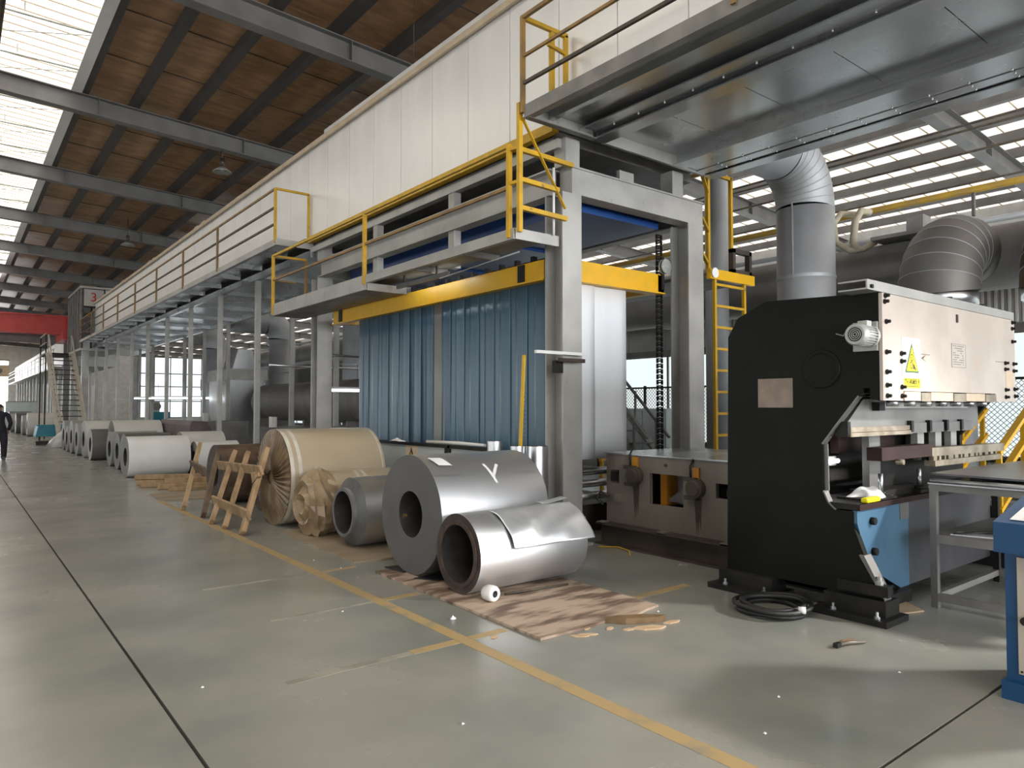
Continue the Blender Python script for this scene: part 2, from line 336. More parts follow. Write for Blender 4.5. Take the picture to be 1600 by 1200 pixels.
# sheets bay by bay: foil insulation, roof lights over the aisle and over the right-hand bay
def sheet(xa, xb, y0, y1, m, name, t=.03):
    za, zb = zr(xa)+.635, zr(xb)+.635
    MB().add([(xa, y0, za), (xb, y0, zb), (xb, y1, zb), (xa, y1, za), (xa, y0, za+t), (xb, y0, zb+t), (xb, y1, zb+t), (xa, y1, za+t)],
             [(0, 3, 2, 1), (4, 5, 6, 7), (0, 1, 5, 4), (1, 2, 6, 5), (2, 3, 7, 6), (3, 0, 4, 7)]).build(name, m, ceiling)
for y0, y1 in zip([YN]+RY, RY+[YF]):
    n = 3 if y0 < 40 else 1
    for k in range(n):
        a, b = lerp(y0, y1, k/n), lerp(y0, y1, (k+1)/n)-.012
        xb_ = [2.25, 3.3, 4.42, 5.55, 6.7, 7.85, 10.15, 12.5]
        if y0 > 40: xb_ = [2.25, 4.42, 6.7, 12.5]
        for xa, xb in zip(xb_[:-1], xb_[1:]): sheet(xa, xb, a, b, M['roof'], 'roof_sheet')
        sheet(-14, -8, a, b, M['roof'], 'roof_sheet'); sheet(-8, -2.25, a, b, M['roof'], 'roof_sheet'); sheet(XL, -14, a, b, M['roof'], 'roof_sheet')
    sheet(-2.25, 0, y0, y1, M['skyl'], 'skylight_sheet'); sheet(0, 2.25, y0, y1, M['skyl'], 'skylight_sheet')
    sheet(12.5, 18.5, y0, y1, M['skyr'], 'skylight_sheet'); sheet(18.5, XR, y0, y1, M['skyr'], 'skylight_sheet')
# added bars give the corrugation shading that the glowing roof lights lack; then bracing
mb = MB()
y = 8.0
while y < 60:
    for sx in (-1, 1): mb.bar((0, y, zr(0)+.60), (sx*2.25, y, zr(2.25)+.60), .022, .02)
    y += .36
y = -2.0
while y < 22:
    mb.bar((12.5, y, zr(12.5)+.62), (XR, y, zr(XR)+.62), .022, .02); y += .6
o = mb.build('sheet_rib', M['creamb'], ceiling); o['kind'] = 'stuff'
MB().box(1.98, 2.2, YN, YF, zr(2)+.40, zr(2)+.43).build('skylight_kerb', M['wcoil'], ceiling)
MB().box(2.16, 2.24, YN, YF, zr(2)+.43, zr(2)+.63).build('skylight_kerb', M['wcoil'], ceiling)
MB().cyl((.55, YN, zr(0)+.12), (.55, YF, zr(0)+.12), .05).build('ridge_pipe', M['rail'], ceiling)
for y0, y1 in zip(RY[3:11], RY[4:12]):
    mb = MB()
    for t in (.2, .5, .8):
        y = lerp(y0, y1, t); mb.cyl((-2.2, y, zr(2)+.45), (2.2, y, zr(2)+.45), .022, n=8); mb.cyl((2.2, y, zr(2)+.45), (.3, y+1.3, zr(1)+.47), .010, n=6)
        mb.box(.9, .93, y-.01, y+.01, zr(1)+.45, zr(1)+.62)
    mb.build('skylight_brace', M['motor'], ceiling)
for (y0, y1, x0, x1) in ((12.45, 18.8, 2.3, 9), (18.8, 25.1, 2.3, 9), (25.1, 31.4, 2.3, 9), (31.4, 37.7, 2.3, 9), (6.1, 12.45, 2.3, 9)):
    mb = MB()
    for t in (.33, .66): y = lerp(y0, y1, t); mb.cyl((x0, y, zr(x0)+.60), (x1, y, zr(x1)+.60), .012, n=6)
    mb.build('sag_rod', M['rail'], ceiling)
# --- outer walls
wl = MB().box(XL-.15, XL, YN, YF, 0, 8.6).build('wall_left', M['wallgrey']); tag(wl, kind='structure')
wr = MB().box(XR, XR+.15, YN, YF, 0, 8.6).build('wall_right', M['wallgrey']); tag(wr, kind='structure')
wf = MB().box(XL, XR, YF, YF+.15, 0, 9.5)
y = 0
mbr = MB()
for k in range(60): mbr.box(XL, 12, YF-.03, YF, .3+k*.14, .36+k*.14)
wf = wf.build('wall_far', M['wallgrey']); tag(wf, kind='structure'); o = mbr.build('corrugation', M['wallgrey'], wf); o['kind'] = 'stuff'
wn = MB().box(XL, XR, YN-.15, YN, 0, 9.5).build('wall_near', M['wallgrey']); tag(wn, kind='structure')
def window(i, x0, x1, y0, y1, z0, z1, nx, m, axis, name='window', frame='greydk', bar=.05):
    st = struct(f'{name}_{i}', ((x0+x1)/2, (y0+y1)/2, z0)); t = .03
    for k in range(nx):
        a, b = k/nx, (k+1)/nx
        if axis == 'y': MB().box(x0, x0+.02, lerp(y0, y1, a)+t, lerp(y0, y1, b)-t, z0+t, z1-t).build('pane', m, st)
        else: MB().box(lerp(x0, x1, a)+t, lerp(x0, x1, b)-t, y0, y0+.02, z0+t, z1-t).build('pane', m, st)
    mb = MB()
    for k in range(nx+1):
        if axis == 'y': yy = lerp(y0, y1, k/nx); mb.box(x0-.03, x0+.04, yy-bar/2, yy+bar/2, z0, z1)
        else: xx = lerp(x0, x1, k/nx); mb.box(xx-bar/2, xx+bar/2, y0-.03, y0+.04, z0, z1)
    for zz in (z0, z1):
        if axis == 'y': mb.box(x0-.03, x0+.04, y0, y1, zz-bar/2, zz+bar/2)
        else: mb.box(x0, x1, y0-.03, y0+.04, zz-bar/2, zz+bar/2)
    mb.build('window_frame', M[frame], st); return st
window(1, -9, 24.5, YN+.03, YN+.03, .3, 7.0, 10, M['gable'], 'x')          # open gable behind the camera
window(2, XL+.02, XL+.02, -10, 60, 1.2, 4.2, 16, emission('left_window_daylight', (.92, .96, 1.0), 2.6), 'y')
window(3, XR-.05, XR-.05, -10, 60, 1.0, 4.2, 16, M['win'], 'y')
# far door and bright end of the aisle
d = struct('door_1', (0, YF-.05, 0)); MB().box(-4.5, 5.0, YF-.06, YF-.04, 0, 6.8).build('door_opening', M['gable'], d)
MB().box(-4.6, 5.1, YF-.09, YF-.06, 6.8, 6.95).build('door_head', M['rafter'], d)
# --- dividing wall on the right: glazed below, sheeted above
XP = 13.8
dv = struct('wall_divider', (XP, 8, 0))
MB().box(XP, XP+.12, -3, 40, 0, .68).build('plinth', M['wallgrey'], dv)
y = -3.0
while y < 39.9:
    MB().box(XP, XP+.1, y+.006, y+1.19, 2.98, 4.35).build('wall_sheet', M['wallgrey'], dv); y += 1.2
mb = MB()
for k in range(120): mb.box(XP-.018, XP, -2+k*.1, -1.96+k*.1, 3.0, 4.33)
o = mb.build('corrugation', M['white'], dv); o['kind'] = 'stuff'
MB().box(XP-.06, XP+.1, -3, 40, 2.84, 2.98).build('window_head', M['greydk'], dv)
MB().box(XP-.06, XP+.12, -3, 40, .66, .74).build('window_sill', M['blackst'], dv)
window(4, XP+.03, XP+.03, -3, 40, .74, 2.84, 27, emission('divider_daylight', (.86, .95, .95), .95), 'y')
window(5, 8.3, 12.6, 45, 45, .95, 4.45, 5, emission('partition_daylight', (.86, .95, 1.0), 1.4), 'x')
mb = MB()
for zz in (1.9, 2.75, 3.5): mb.box(8.3, 12.6, 44.96, 45, zz-.03, zz+.03)
g = mb.build('glazing_bar', M['greydk'], bpy.data.objects['window_5'])
# eaves trim at the dividing wall
t = MB().box(XP-.1, XP+.3, -3, 40, 4.35, 4.5).build('trim_1', M['greydk']); tag(t, kind='structure')

# ================================================================== THE OVEN LINE
# --- support frame: near and far portal with two long side beams
X0, X1 = 5.47, 5.77
fr = thing('portal_frame', (5.62, 6.15, 0), 'grey steel frame of four columns and cross beams carrying the white oven', 'steel frame')
def column(x0, x1, y0, y1, z1, name='column'):
    mb = MB(); mb.box(x0, x1, y0, y0+.022, .02, z1); mb.box(x0, x1, y1-.022, y1, .02, z1); mb.box((x0+x1)/2-.008, (x0+x1)/2+.008, y0+.022, y1-.022, .02, z1)
    mb.box(x0-.09, x1+.09, y0-.09, y1+.09, 0, .025)
    for yy in (y0-.05,): mb.box(x0-.005, x0+.01, yy, y0, .025, .33); mb.box(x1-.01, x1+.005, yy, y0, .025, .33)
    return mb.build(name, M['grey'], fr)
for Y in (6.0, 12.95):
    column(X0, X1, Y, Y+.31, 4.08); column(7.76, 8.08, Y, Y+.31, 4.08)
    mb = MB(); mb.ibeam((5.63, Y+.105, 4.245), (8.1, Y+.105, 4.245), .21, .33, .02, .17); mb.box(5.62, 5.635, Y, Y+.21, 4.08, 4.41)
    mb.build('cross_beam', M['grey'], fr)
    for x in (5.55, 7.47): MB().box(x, x+.22, Y+.03, Y+.23, 4.41, 4.74).build('stub_post', M['grey'], fr)
for x in (5.56, 7.92):
    MB().ibeam((x, 6.22, 4.24), (x, 12.95, 4.24), .18, .32, .02, .012).build('side_beam', M['grey'], fr)
for y in (8.3, 10.6):
    MB().box(5.5, 5.62, y, y+.14, 4.40, 4.62).build('stub_post', M['grey'], fr); MB().box(5.5, 5.62, y, y+.14, 3.55, 4.08).build('hanger', M['grey'], fr)
MB().box(6.42, 6.68, 6.0, 6.05, 4.41, 4.52).build('lug', M['grey'], fr)

# --- oven enclosure
ov = thing('oven_enclosure', (7, 6, 4.62), 'long white panelled drying oven raised on the steel frame', 'oven')
PW = .93; y = 7.02-PW*13; first = None
while y < 40.2:
    z1 = 6.70
    if first is None: first = MB().box(5.5, 5.56, y+.005, y+PW-.005, 4.90, z1).build('wall_panel', M['white'], ov); fy = y
    else: rep(first, (0, y-fy, 0), ov)
    y += PW
ye = y
MB().box(8.15, 8.2, fy, ye, 4.9, 6.7).build('back_wall', M['white'], ov); MB().box(5.56, 8.15, ye-.06, ye-.01, 4.9, 6.7).build('end_wall', M['white'], ov)
MB().box(5.46, 8.2, fy, ye, 6.70, 6.76).build('roof', M['white'], ov)
MB().box(5.42, 5.46, fy, ye, 6.66, 6.75).build('roof_trim', M['creamb'], ov)
mb = MB(); y = fy
while y < 12.4: mb.box(5.58, 5.62, y+.004, y+1.5, 6.76, 6.97); y += 1.504
mb.build('raised_kerb', M['white'], ov)
mb = MB()
for k in range(34):
    yy = 18+k*.62+random.uniform(-.2, .2); mb.box(5.5, 5.7, yy, yy+random.uniform(.2, .5), 6.76, 6.76+random.uniform(.03, .10))
mb.build('roof_clutter', M['creamb'], ov)
MB().box(5.40, 5.5, 6.1, 13.3, 4.79, 4.90).build('ledge_angle', M['yellow'], ov)
MB().box(5.40, 5.5, 13.42, ye, 4.86, 4.90).build('ledge_angle', M['railo'], ov)
MB().box(5.49, 5.60, 6.1, 13.4, 4.62, 4.73).build('bottom_rail', M['grey'], ov)
MB().box(5.56, 8.15, 6.25, 13.3, 4.76, 4.88).build('underside', M['greydk'], ov)
y = 13.3
while y < ye-1:
    MB().box(5.58, 7.6, y+.006, y+2.94, 4.64, 4.66).build('soffit_panel', M['galv'], ov); MB().box(5.5, 7.6, y+2.90, y+3.0, 4.52, 4.64).build('soffit_beam', M['galv'], ov); y += 2.95
MB().box(5.46, 5.56, 13.3, ye, 4.52, 4.66).build('bottom_rail', M['galv'], ov); MB().box(7.6, 7.7, 13.3, ye, 4.5, 4.66).build('bottom_rail', M['galv'], ov)
MB().box(7.7, 8.1, 13.3, ye, 4.7, 4.8).build('underside', M['greydk'], ov)
k = 0
for y in [16.55+2.95*i for i in range(9)]:
    for x in (5.5, 7.45):
        if abs(y-16.55) < .1 and x > 7: pass
        MB().box(x, x+.11, y, y+.11, 0, 4.52).build('leg', M['grey'], ov)
# blue hood under the oven between the portals
hd = thing('extraction_hood', (6.7, 9.5, 4), 'deep blue hood hanging under the oven between the two portals', 'hood')
MB().prism([(6.0, 4.02), (7.55, 4.02), (7.6, 4.3), (5.95, 4.3)], 'y', 6.35, 12.6).build('hood_body', M['blue'], hd)
for y in (8.3, 10.3): MB().box(6.05, 7.5, y, y+.10, 3.98, 4.02).build('stiffener', M['blue'], hd)

# --- galvanised casing that runs on over the camera
cs = thing('duct_casing', (6.6, 2, 4.72), 'galvanised steel casing with shiny bolted underside passing overhead', 'duct')
YE = 5.88; YS = -5.0
y = 5.08-.93*11; f2 = None
while y < YE-.1:
    b = min(y+.93, YE-.02)
    MB().box(6.02, 7.27, y+.004, b-.004, 4.86, 4.875).build('soffit_panel', M['galvdk'], cs); y += .93
MB().box(5.85, 8.15, YS, YE, 4.885, 4.895).build('backing_sheet', M['galvdk'], cs)
MB().ibeam((5.93, YS, 4.80), (5.93, YE, 4.80), .20, .16, .016, .05).build('side_beam', M['galvdk'], cs)
MB().ibeam((7.38, YS, 4.80), (7.38, YE, 4.80), .22, .16, .016, .05).build('side_beam', M['galvdk'], cs)
MB().box(7.47, 7.74, YS, YE, 4.745, 4.76).build('bolted_flange', M['galvdk'], cs); MB().box(7.75, 7.92, YS, YE, 4.735, 4.75).build('bolted_flange', M['galvdk'], cs)
MB().channel((8.15, YS, 4.80), (8.15, YE, 4.80), .2, .17, .012, flip=-1).build('edge_channel', M['galvdk'], cs)
MB().box(5.60, 5.84, YS, YE, 4.775, 4.79).build('bolted_flange', M['galvdk'], cs); MB().box(7.93, 8.15, YS, YE, 4.75, 4.765).build('bolted_flange', M['galvdk'], cs)
MB().box(6.0, 8.15, YE-.02, YE+.02, 4.72, 4.88).build('end_beam', M['grey'], cs)
mb = MB()
for x, z in ((5.78, 4.775), (7.52, 4.745), (7.71, 4.745), (7.79, 4.735), (7.89, 4.735)):
    y = -1.0
    while y < YE-.1: mb.cyl((x, y, z-.012), (x, y, z), .009, n=6); y += .36
o = mb.build('bolt', M['alu'], cs); o['kind'] = 'stuff'

# ================================================================== WALKWAYS AND RAILINGS
PO = .045
def post(p, z1, parent, m='yellow', w=PO, name='rail_post'): return MB().box(p[0]-w/2, p[0]+w/2, p[1]-w/2, p[1]+w/2, p[2], z1).build(name, M[m], parent)
def rail(p, q, parent, m='railo', w=.034, name='handrail'): return MB().bar(p, q, w).build(name, M[m], parent)
# near upper walkway over the camera
wk = thing('upper_walkway', (4.8, 5.9, 4.72), 'overhead walkway with orange railing along the white oven nearest the camera', 'walkway', None)
MB().channel((4.80, YS, 4.79), (4.80, YE, 4.79), .09, .14, .01).build('edge_channel', M['greydk'], wk)
MB().box(4.82, 5.80, YS, YE, 4.852, 4.862).build('deck_plate', M['galvdk'], wk)
MB().angle((5.14, YS, 4.78), (5.14, YE, 4.78), .07).build('stringer', M['galvdk'], wk)
MB().box(4.82, 5.84, YE-.01, YE+.012, 4.72, 4.855).build('end_channel', M['grey'], wk); MB().box(4.82, 5.84, YE-.07, YE+.012, 4.715, 4.725).build('end_flange', M['greydk'], wk)
for y in (5.9, 3.25, .6, -2): post((4.80, y, 4.78), 5.84, wk, 'railo')
rail((4.8, YS, 5.83), (4.8, 5.92, 5.83), wk, 'railo', .04); rail((4.8, YS, 5.40), (4.8, 5.9, 5.40), wk, 'railo', .03, 'mid_rail'); rail((4.8, YS, 5.10), (4.8, 5.9, 5.10), wk, 'rail', .034, 'mid_rail')
rail((4.8, 5.9, 5.83), (5.45, 5.9, 5.83), wk, 'yellow', .045); post((5.43, 5.9, 4.86), 5.83, wk, 'yellow'); post((5.22, 5.9, 4.86), 5.80, wk, 'yellow', .05); rail((5.12, 5.85, 5.62), (5.43, 5.9, 5.62), wk, 'yellow', .035, 'gate_bar')
# lower platform on the left of the portals
lp = thing('lower_platform', (4.8, 6.1, 3.45), 'narrow platform with yellow railing hung beside the blue strip curtain', 'walkway')
MB().channel((4.80, 6.06, 3.50), (4.80, 13.55, 3.50), .07, .12, .01).build('edge_channel', M['grey'], lp)
MB().box(4.82, 5.47, 6.06, 13.5, 3.535, 3.55).build('deck_plate', M['greydk'], lp)
MB().box(4.82, 5.46, 6.05, 6.07, 3.44, 3.56).build('end_channel', M['grey'], lp)
MB().channel((4.80, 9.6, 3.39), (4.80, 13.55, 3.39), .07, .10, .01).build('edge_channel', M['grey'], lp)
MB().box(4.82, 5.47, 9.62, 13.5, 3.335, 3.345).build('deck_plate', M['greydk'], lp); MB().box(4.82, 5.60, 9.59, 9.61, 3.33, 3.44).build('end_channel', M['grey'], lp); MB().box(4.82, 5.47, 13.5, 13.55, 3.33, 3.56).build('end_channel', M['greydk'], lp)
for y in (7.2, 8.4): MB().box(4.82, 5.47, y, y+.05, 3.46, 3.535).build('cross_angle', M['greydk'], lp)
for y, zb in ((6.14, 3.46), (9.65, 3.42), (13.5, 3.36)): post((4.80, y, zb), 4.50, lp, 'yellow', .05)
rail((4.8, 6.14, 4.49), (4.8, 13.5, 4.49), lp, 'yellow', .04); rail((4.8, 6.14, 4.02), (4.8, 13.5, 4.02), lp, 'railo', .034, 'mid_rail')
rail((4.8, 13.5, 4.49), (5.45, 13.5, 4.49), lp, 'yellow', .04); rail((4.8, 13.5, 4.02), (5.25, 13.5, 4.02), lp, 'railo', .034, 'mid_rail'); post((5.45, 13.5, 3.56), 4.49, lp, 'railo', .045)
post((4.82, 5.98, 3.5), 4.92, lp, 'yellow', .05)
for z, xe in ((4.41, 5.60), (4.08, 5.38), (3.77, 5.50)): rail((4.84, 5.98, z), (xe, 5.97, z-.02), lp, 'yellow', .05, 'rung')
rail((4.8, 6.14, 4.44), (4.82, 5.98, 4.44), lp, 'yellow', .035, 'rung'); rail((4.8, 6.14, 4.06), (4.82, 5.98, 4.06), lp, 'yellow', .035, 'rung')
MB().bar((4.83, 5.945, 4.75), (5.47, 5.955, 3.86), .035, .012).build('brace', M['yellow'], lp)
MB().cyl((5.36, 6.03, 3.55), (5.36, 6.03, 4.33), .014, n=8).build('conduit', M['paper'], lp)
MB().cyl((5.15, 6.4, 3.40), (5.15, 8.1, 3.33), .012, n=8).build('guide_rod', M['galv'], lp)
# far upper walkway
fw_ = thing('far_walkway', (4.8, 13.4, 4.7), 'long walkway with thin yellow railing along the white oven into the distance', 'walkway')
MB().channel((4.80, 13.4, 4.75), (4.80, 40.1, 4.75), .08, .12, .01).build('edge_channel', M['grey'], fw_); MB().box(4.82, 5.49, 13.4, 40.1, 4.80, 4.815).build('deck_plate', M['galv'], fw_)
MB().box(4.80, 5.55, 13.37, 13.40, 4.69, 4.81).build('end_channel', M['grey'], fw_)
y = 14.6
while y < 40: MB().box(4.82, 5.49, y, y+.06, 4.69, 4.80).build('cross_angle', M['galvdk'], fw_); y += 1.55
for y in (13.42, 17.2, 20.35, 23.5, 26.7, 29.9, 33.1, 36.3, 39.9): post((4.80, y, 4.74), 5.79, fw_, 'railo' if y > 14 else 'yellow', .045)
for z, m, n in ((5.78, 'railo', 'handrail'), (5.42, 'rail', 'mid_rail'), (5.10, 'rail', 'mid_rail')): rail((4.8, 13.42, z), (4.8, 39.9, z), fw_, m, .036, n)
rail((4.8, 13.42, 5.78), (5.47, 13.42, 5.78), fw_, 'yellow', .04); post((5.46, 13.42, 4.81), 5.78, fw_, 'yellow', .04)
# right-hand ladder and platform
rl = thing('access_ladder', (8.65, 6, 0), 'yellow ladder with small platform right of the near portal', 'ladder')
for x, z0 in ((8.30, 1.05), (9.0, 2.9)): post((x, 5.98, 0 if x < 8.5 else z0), 3.44, rl, 'yellow', .045, 'stile')
for k in range(11): MB().bar((8.30, 5.98, .30+k*.30), (8.98, 5.98, .30+k*.30), .035).build('rung', M['yellow'], rl)
MB().box(8.15, 9.2, 5.93, 6.0, 3.36, 3.50).build('platform_beam', M['yellowb'], rl); MB().box(8.15, 9.2, 6.0, 8.5, 3.40, 3.45).build('deck_plate', M['greydk'], rl)
for (a, b) in (((8.72, 5.98), (8.78, 5.98)), ((9.12, 5.98), (9.18, 5.98))): MB().box(a[0], b[0], 5.96, 6.04, 3.5, 3.86).build('box_frame', M['brownst'], rl)
for z in (3.5, 3.80): MB().box(8.72, 9.18, 5.96, 6.04, z, z+.06).build('box_frame', M['brownst'], rl)
for x in (8.60, 9.16): post((x, 6.3, 3.45), 5.05, rl, 'yellow', .05)
rail((8.12, 6.05, 4.85), (8.60, 6.3, 4.72), rl, 'yellow', .045); rail((8.12, 6.05, 4.22), (8.60, 6.3, 4.15), rl, 'yellow', .045); rail((8.60, 6.3, 5.02), (9.16, 6.3, 5.02), rl, 'yellow', .05)
rail((8.12, 6.05, 3.72), (8.58, 6.3, 3.68), rl, 'yellow', .045); rail((8.60, 6.3, 5.02), (8.60, 8.4, 5.02), rl, 'yellow', .045)
MB().lathe([(0, .0), (0, .07), (.02, .07), (.02, .0)], (8.22, 5.92, 3.44), (0, -1, 0), 20).build('round_disc', M['paper'], rl)
# ================================================================== LIFT FRAME, CURTAINS, GUARD
lf = thing('curtain_hoist', (6.5, 9.3, 3.1), 'bright yellow rectangular lifting frame that the curtains hang from', 'frame')
def ybeam(p, q): return MB().channel(p, q, .12, .24, .014, flip=1).build('frame_beam', M['yellowb'], lf)
MB().box(5.50, 5.62, 6.36, 12.3, 3.12, 3.35).build('frame_beam', M['yellowb'], lf); MB().box(5.47, 5.62, 6.36, 12.3, 3.10, 3.12).build('frame_flange', M['yellowb'], lf)
MB().box(7.56, 7.68, 6.36, 12.3, 3.16, 3.40).build('frame_beam', M['yellowb'], lf)
MB().box(5.63, 7.68, 6.36, 6.48, 3.16, 3.41).build('frame_beam', M['yellowb'], lf); MB().box(5.63, 7.68, 6.33, 6.50, 3.14, 3.16).build('frame_flange', M['yellowb'], lf)
MB().box(5.63, 7.56, 12.15, 12.3, 3.12, 3.30).build('frame_beam', M['yellowb'], lf)
for y in (6.72, 11.92): MB().box(5.485, 5.5, y, y+.13, 3.13, 3.34).build('beam_pocket', M['blackst'], lf)
MB().box(7.62, 7.67, 6.34, 6.37, 3.2, 3.42).build('beam_pocket', M['blackst'], lf)
MB().lathe([(0, 0), (0, .10), (.02, .10), (.02, .075), (.05, .075), (.05, .10), (.07, .10), (.07, .03), (.09, .03), (.09, 0)], (7.66, 6.36, 3.52), (0, -1, 0), 24).build('sheave', M['motor'], lf)
y = 6.6
while y < 11: MB().box(5.53, 5.60, y, y+.05, 3.35, 3.43).build('hanger_clip', M['blackst'], lf); y += .32
# lifting chains
def chain(x, y, z0, z1, label):
    n = thing('lifting_chain', (x, y, z0), label, 'chain', None); mb = MB(); z = z0
    while z < z1:
        for s in (-.048, .048): mb.box(x+s-.012, x+s+.012, y-.012, y+.012, z, z+.062)
        mb.box(x-.06, x+.06, y-.008, y+.008, z+.05, z+.068); mb.cyl((x, y-.012, z+.03), (x, y+.012, z+.03), .012, n=6); z += .075
    mb.build('chain_links', M['blackst'], n); return n
chain(7.70, 6.46, .55, 4.0, 'black double link chain beside the right column of the near portal')
chain(7.70, 12.05, 2.0, 4.0, 'black double link chain at the far end of the yellow lifting frame')
# blue strip curtain
cu = thing('strip_curtain', (5.6, 9, 3.1), 'blue plastic strip curtain hanging from the yellow beam', 'curtain')
y = 6.42; k = 0
while y < 11.35:
    gap = 8.60 < y < 8.95
    wd = .37 if gap else random.uniform(.205, .235); off = (k % 2)*.012; ph = random.random()*6.28; a = random.uniform(.002, .006); lean = random.uniform(-.012, .012)
    y0 = y
    def fn(u, v, y0=y0, wd=wd, off=off, ph=ph, a=a, lean=lean):
        z = 3.11-(3.11-.45)*v
        return (5.575+off+a*math.sin(u*3.2+ph+v*1.4)*(0.4+v)+.006*math.sin(math.pi*u)+lean*v, y0+wd*u+lean*v*1.5, z)
    m = M['curtg'] if gap else random.choice([M['curt'], M['curt'], M['curt2']])
    MB().grid(fn, 6, 8).build('curtain_strip', m, cu, solid=.003)
    y += .30 if gap else .172; k += 1
# milky curtain across the near end
cw = thing('end_curtain', (6.3, 6.5, 3.1), 'milky white curtain sheet at the near end of the yellow frame', 'curtain')
for k in range(2):
    x0 = 5.76+k*.60
    def fn(u, v, x0=x0, k=k): return (x0+.65*u, 6.44+k*.012+.006*math.sin(u*5+k), 3.135-2.2*v)
    MB().grid(fn, 6, 6).build('curtain_strip', M['curtw'], cw, solid=.003)
def fn(u, v): return (7.01+.04*math.sin(u*3), 6.46+.9*u, 3.135-2.2*v)
MB().grid(fn, 8, 6).build('curtain_strip', M['curtw'], cw, solid=.003)
# inner far curtain end seen under the beam
ce = thing('far_end_curtain', (6.5, 12.1, 3.1), 'grey plastic sheet closing the far end of the yellow frame', 'curtain')
MB().grid(lambda u, v: (6.1+1.4*u, 12.05+.02*math.sin(9*u), 3.12-2.4*v), 14, 4).build('curtain_strip', M['curtg'], ce, solid=.003)
# rolls and machine under the frame
rs = thing('roller_stand', (6.6, 9, 0), 'dark steel stand with shiny horizontal rollers under the milky curtain', 'machine')
MB().box(5.95, 7.5, 6.6, 11.5, .02, .34).build('base', M['brownst'], rs)
for k, z in enumerate((.46, .60, .74)): MB().cyl((5.9, 6.55+.12*k, z), (7.4, 6.55+.12*k, z), .05, n=20).build('roller', M['alu'], rs)
for x in (5.85, 7.42): MB().box(x, x+.05, 6.45, 7.0, .0, .85).build('side_plate', M['brownst'], rs)
MB().box(5.93, 6.02, 6.42, 6.46, .78, .90).build('gauge_box', M['blackst'], rs); MB().cyl((5.975, 6.42, .84), (5.975, 6.405, .84), .035, n=16).build('gauge', M['paper'], rs)
# guard screen
gs = thing('guard_screen', (5.2, 9, 0), 'low black framed guard screen with clear panels in front of the blue curtain', 'fence')
ysn = [7.0, 7.92, 9.95, 11.0]
for y in ysn: MB().box(5.17, 5.23, y-.03, y+.03, 0, 1.08).build('post', M['blackst'], gs)
for y in (7.98, 10.01): MB().box(5.18, 5.22, y, y+.05, .1, 1.06).build('post', M['blackst'], gs)
for a, b in zip(ysn[:-1], ysn[1:]):
    MB().box(5.195, 5.205, a+.03, b-.03, .12, 1.04).build('panel', M['screen'], gs); MB().box(5.17, 5.23, a, b, 1.045, 1.085).build('rail', M['blackst'], gs); MB().box(5.17, 5.23, a, b, .08, .12).build('rail', M['blackst'], gs)
sp = MB().box(5.188, 5.194, 8.75, 9.07, .72, 1.04).build('warning_sign', M['creamb'], gs)
MB().prism([(8.78, .74), (9.04, .74), (8.91, 1.01)], 'x', 5.184, 5.188).build('sign_triangle', M['signb'], sp)
MB().prism([(8.83, .765), (8.99, .765), (8.91, .945)], 'x', 5.181, 5.184).build('sign_triangle', M['signy'], sp)
MB().prism([(8.885, .775), (8.935, .775), (8.945, .82), (8.915, .87), (8.91, .90), (8.895, .85), (8.875, .82)], 'x', 5.178, 5.181).build('flame_symbol', M['signb'], sp)
o = MB().tube([(5.17, 8.45, 1.115), (5.19, 7.7, 1.12), (5.21, 7.15, 1.115)], [.022, .026, .020], 10).build('bamboo_pole', M['wcoil']); tag(o, 'pale wooden pole laid along the top of the guard screen', 'pole')
def ragmesh(cx, cy, cz, rx, ry, rz, n=14, seed=1):
    r = random.Random(seed); mb = MB()
    f = [r.uniform(0, 6) for _ in range(6)]
    mb.grid(lambda u, v: (cx+rx*(2*u-1)*(1+.2*math.sin(7*v+f[0])), cy+ry*(2*v-1)*(1+.2*math.sin(6*u+f[1])),
            cz+rz*max(0, (1-(2*u-1)**2)*(1-(2*v-1)**2))*(1+.45*math.sin(9*u+f[2])*math.sin(8*v+f[3]))+.004), n, n)
    return mb
o = ragmesh(5.2, 9.35, 1.085, .04, .17, .035, 12, 3).build('rag', M['rag'], solid=.004); tag(o, 'small white rag lying on the guard screen rail', 'rag')

# ================================================================== COILS
def coil(name, x, y, r, L, ri, mbody, mface, label, cat='coil', group=None, z=None, mcore=None, proud=0.0, bore='bore', cone=0.0, rot=0, n=56):
    z = r if z is None else z
    t = thing(name, (x+L/2, y, z-r), label, cat, group)
    ax = V((math.cos(rot), math.sin(rot), 0)); o = V((x, y, z)); rc = ri+.035
    MB().lathe([(0, r), (L, r)], o, ax, n).build('body', M[mbody], t)
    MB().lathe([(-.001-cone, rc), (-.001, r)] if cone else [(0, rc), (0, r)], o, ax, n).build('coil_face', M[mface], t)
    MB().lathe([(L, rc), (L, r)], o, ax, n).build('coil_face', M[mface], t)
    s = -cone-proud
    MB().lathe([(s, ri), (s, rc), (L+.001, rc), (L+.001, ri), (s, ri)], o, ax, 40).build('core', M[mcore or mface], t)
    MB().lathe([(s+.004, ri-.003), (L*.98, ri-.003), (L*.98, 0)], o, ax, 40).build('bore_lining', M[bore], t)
    return t
ZB = .019
c1 = coil('aluminium_coil', 3.43, 5.91, .56, 1.25, .22, 'alucoil', 'aluface', 'largest bright aluminium coil with a white tape cross on top', 'coil', z=.56+ZB)
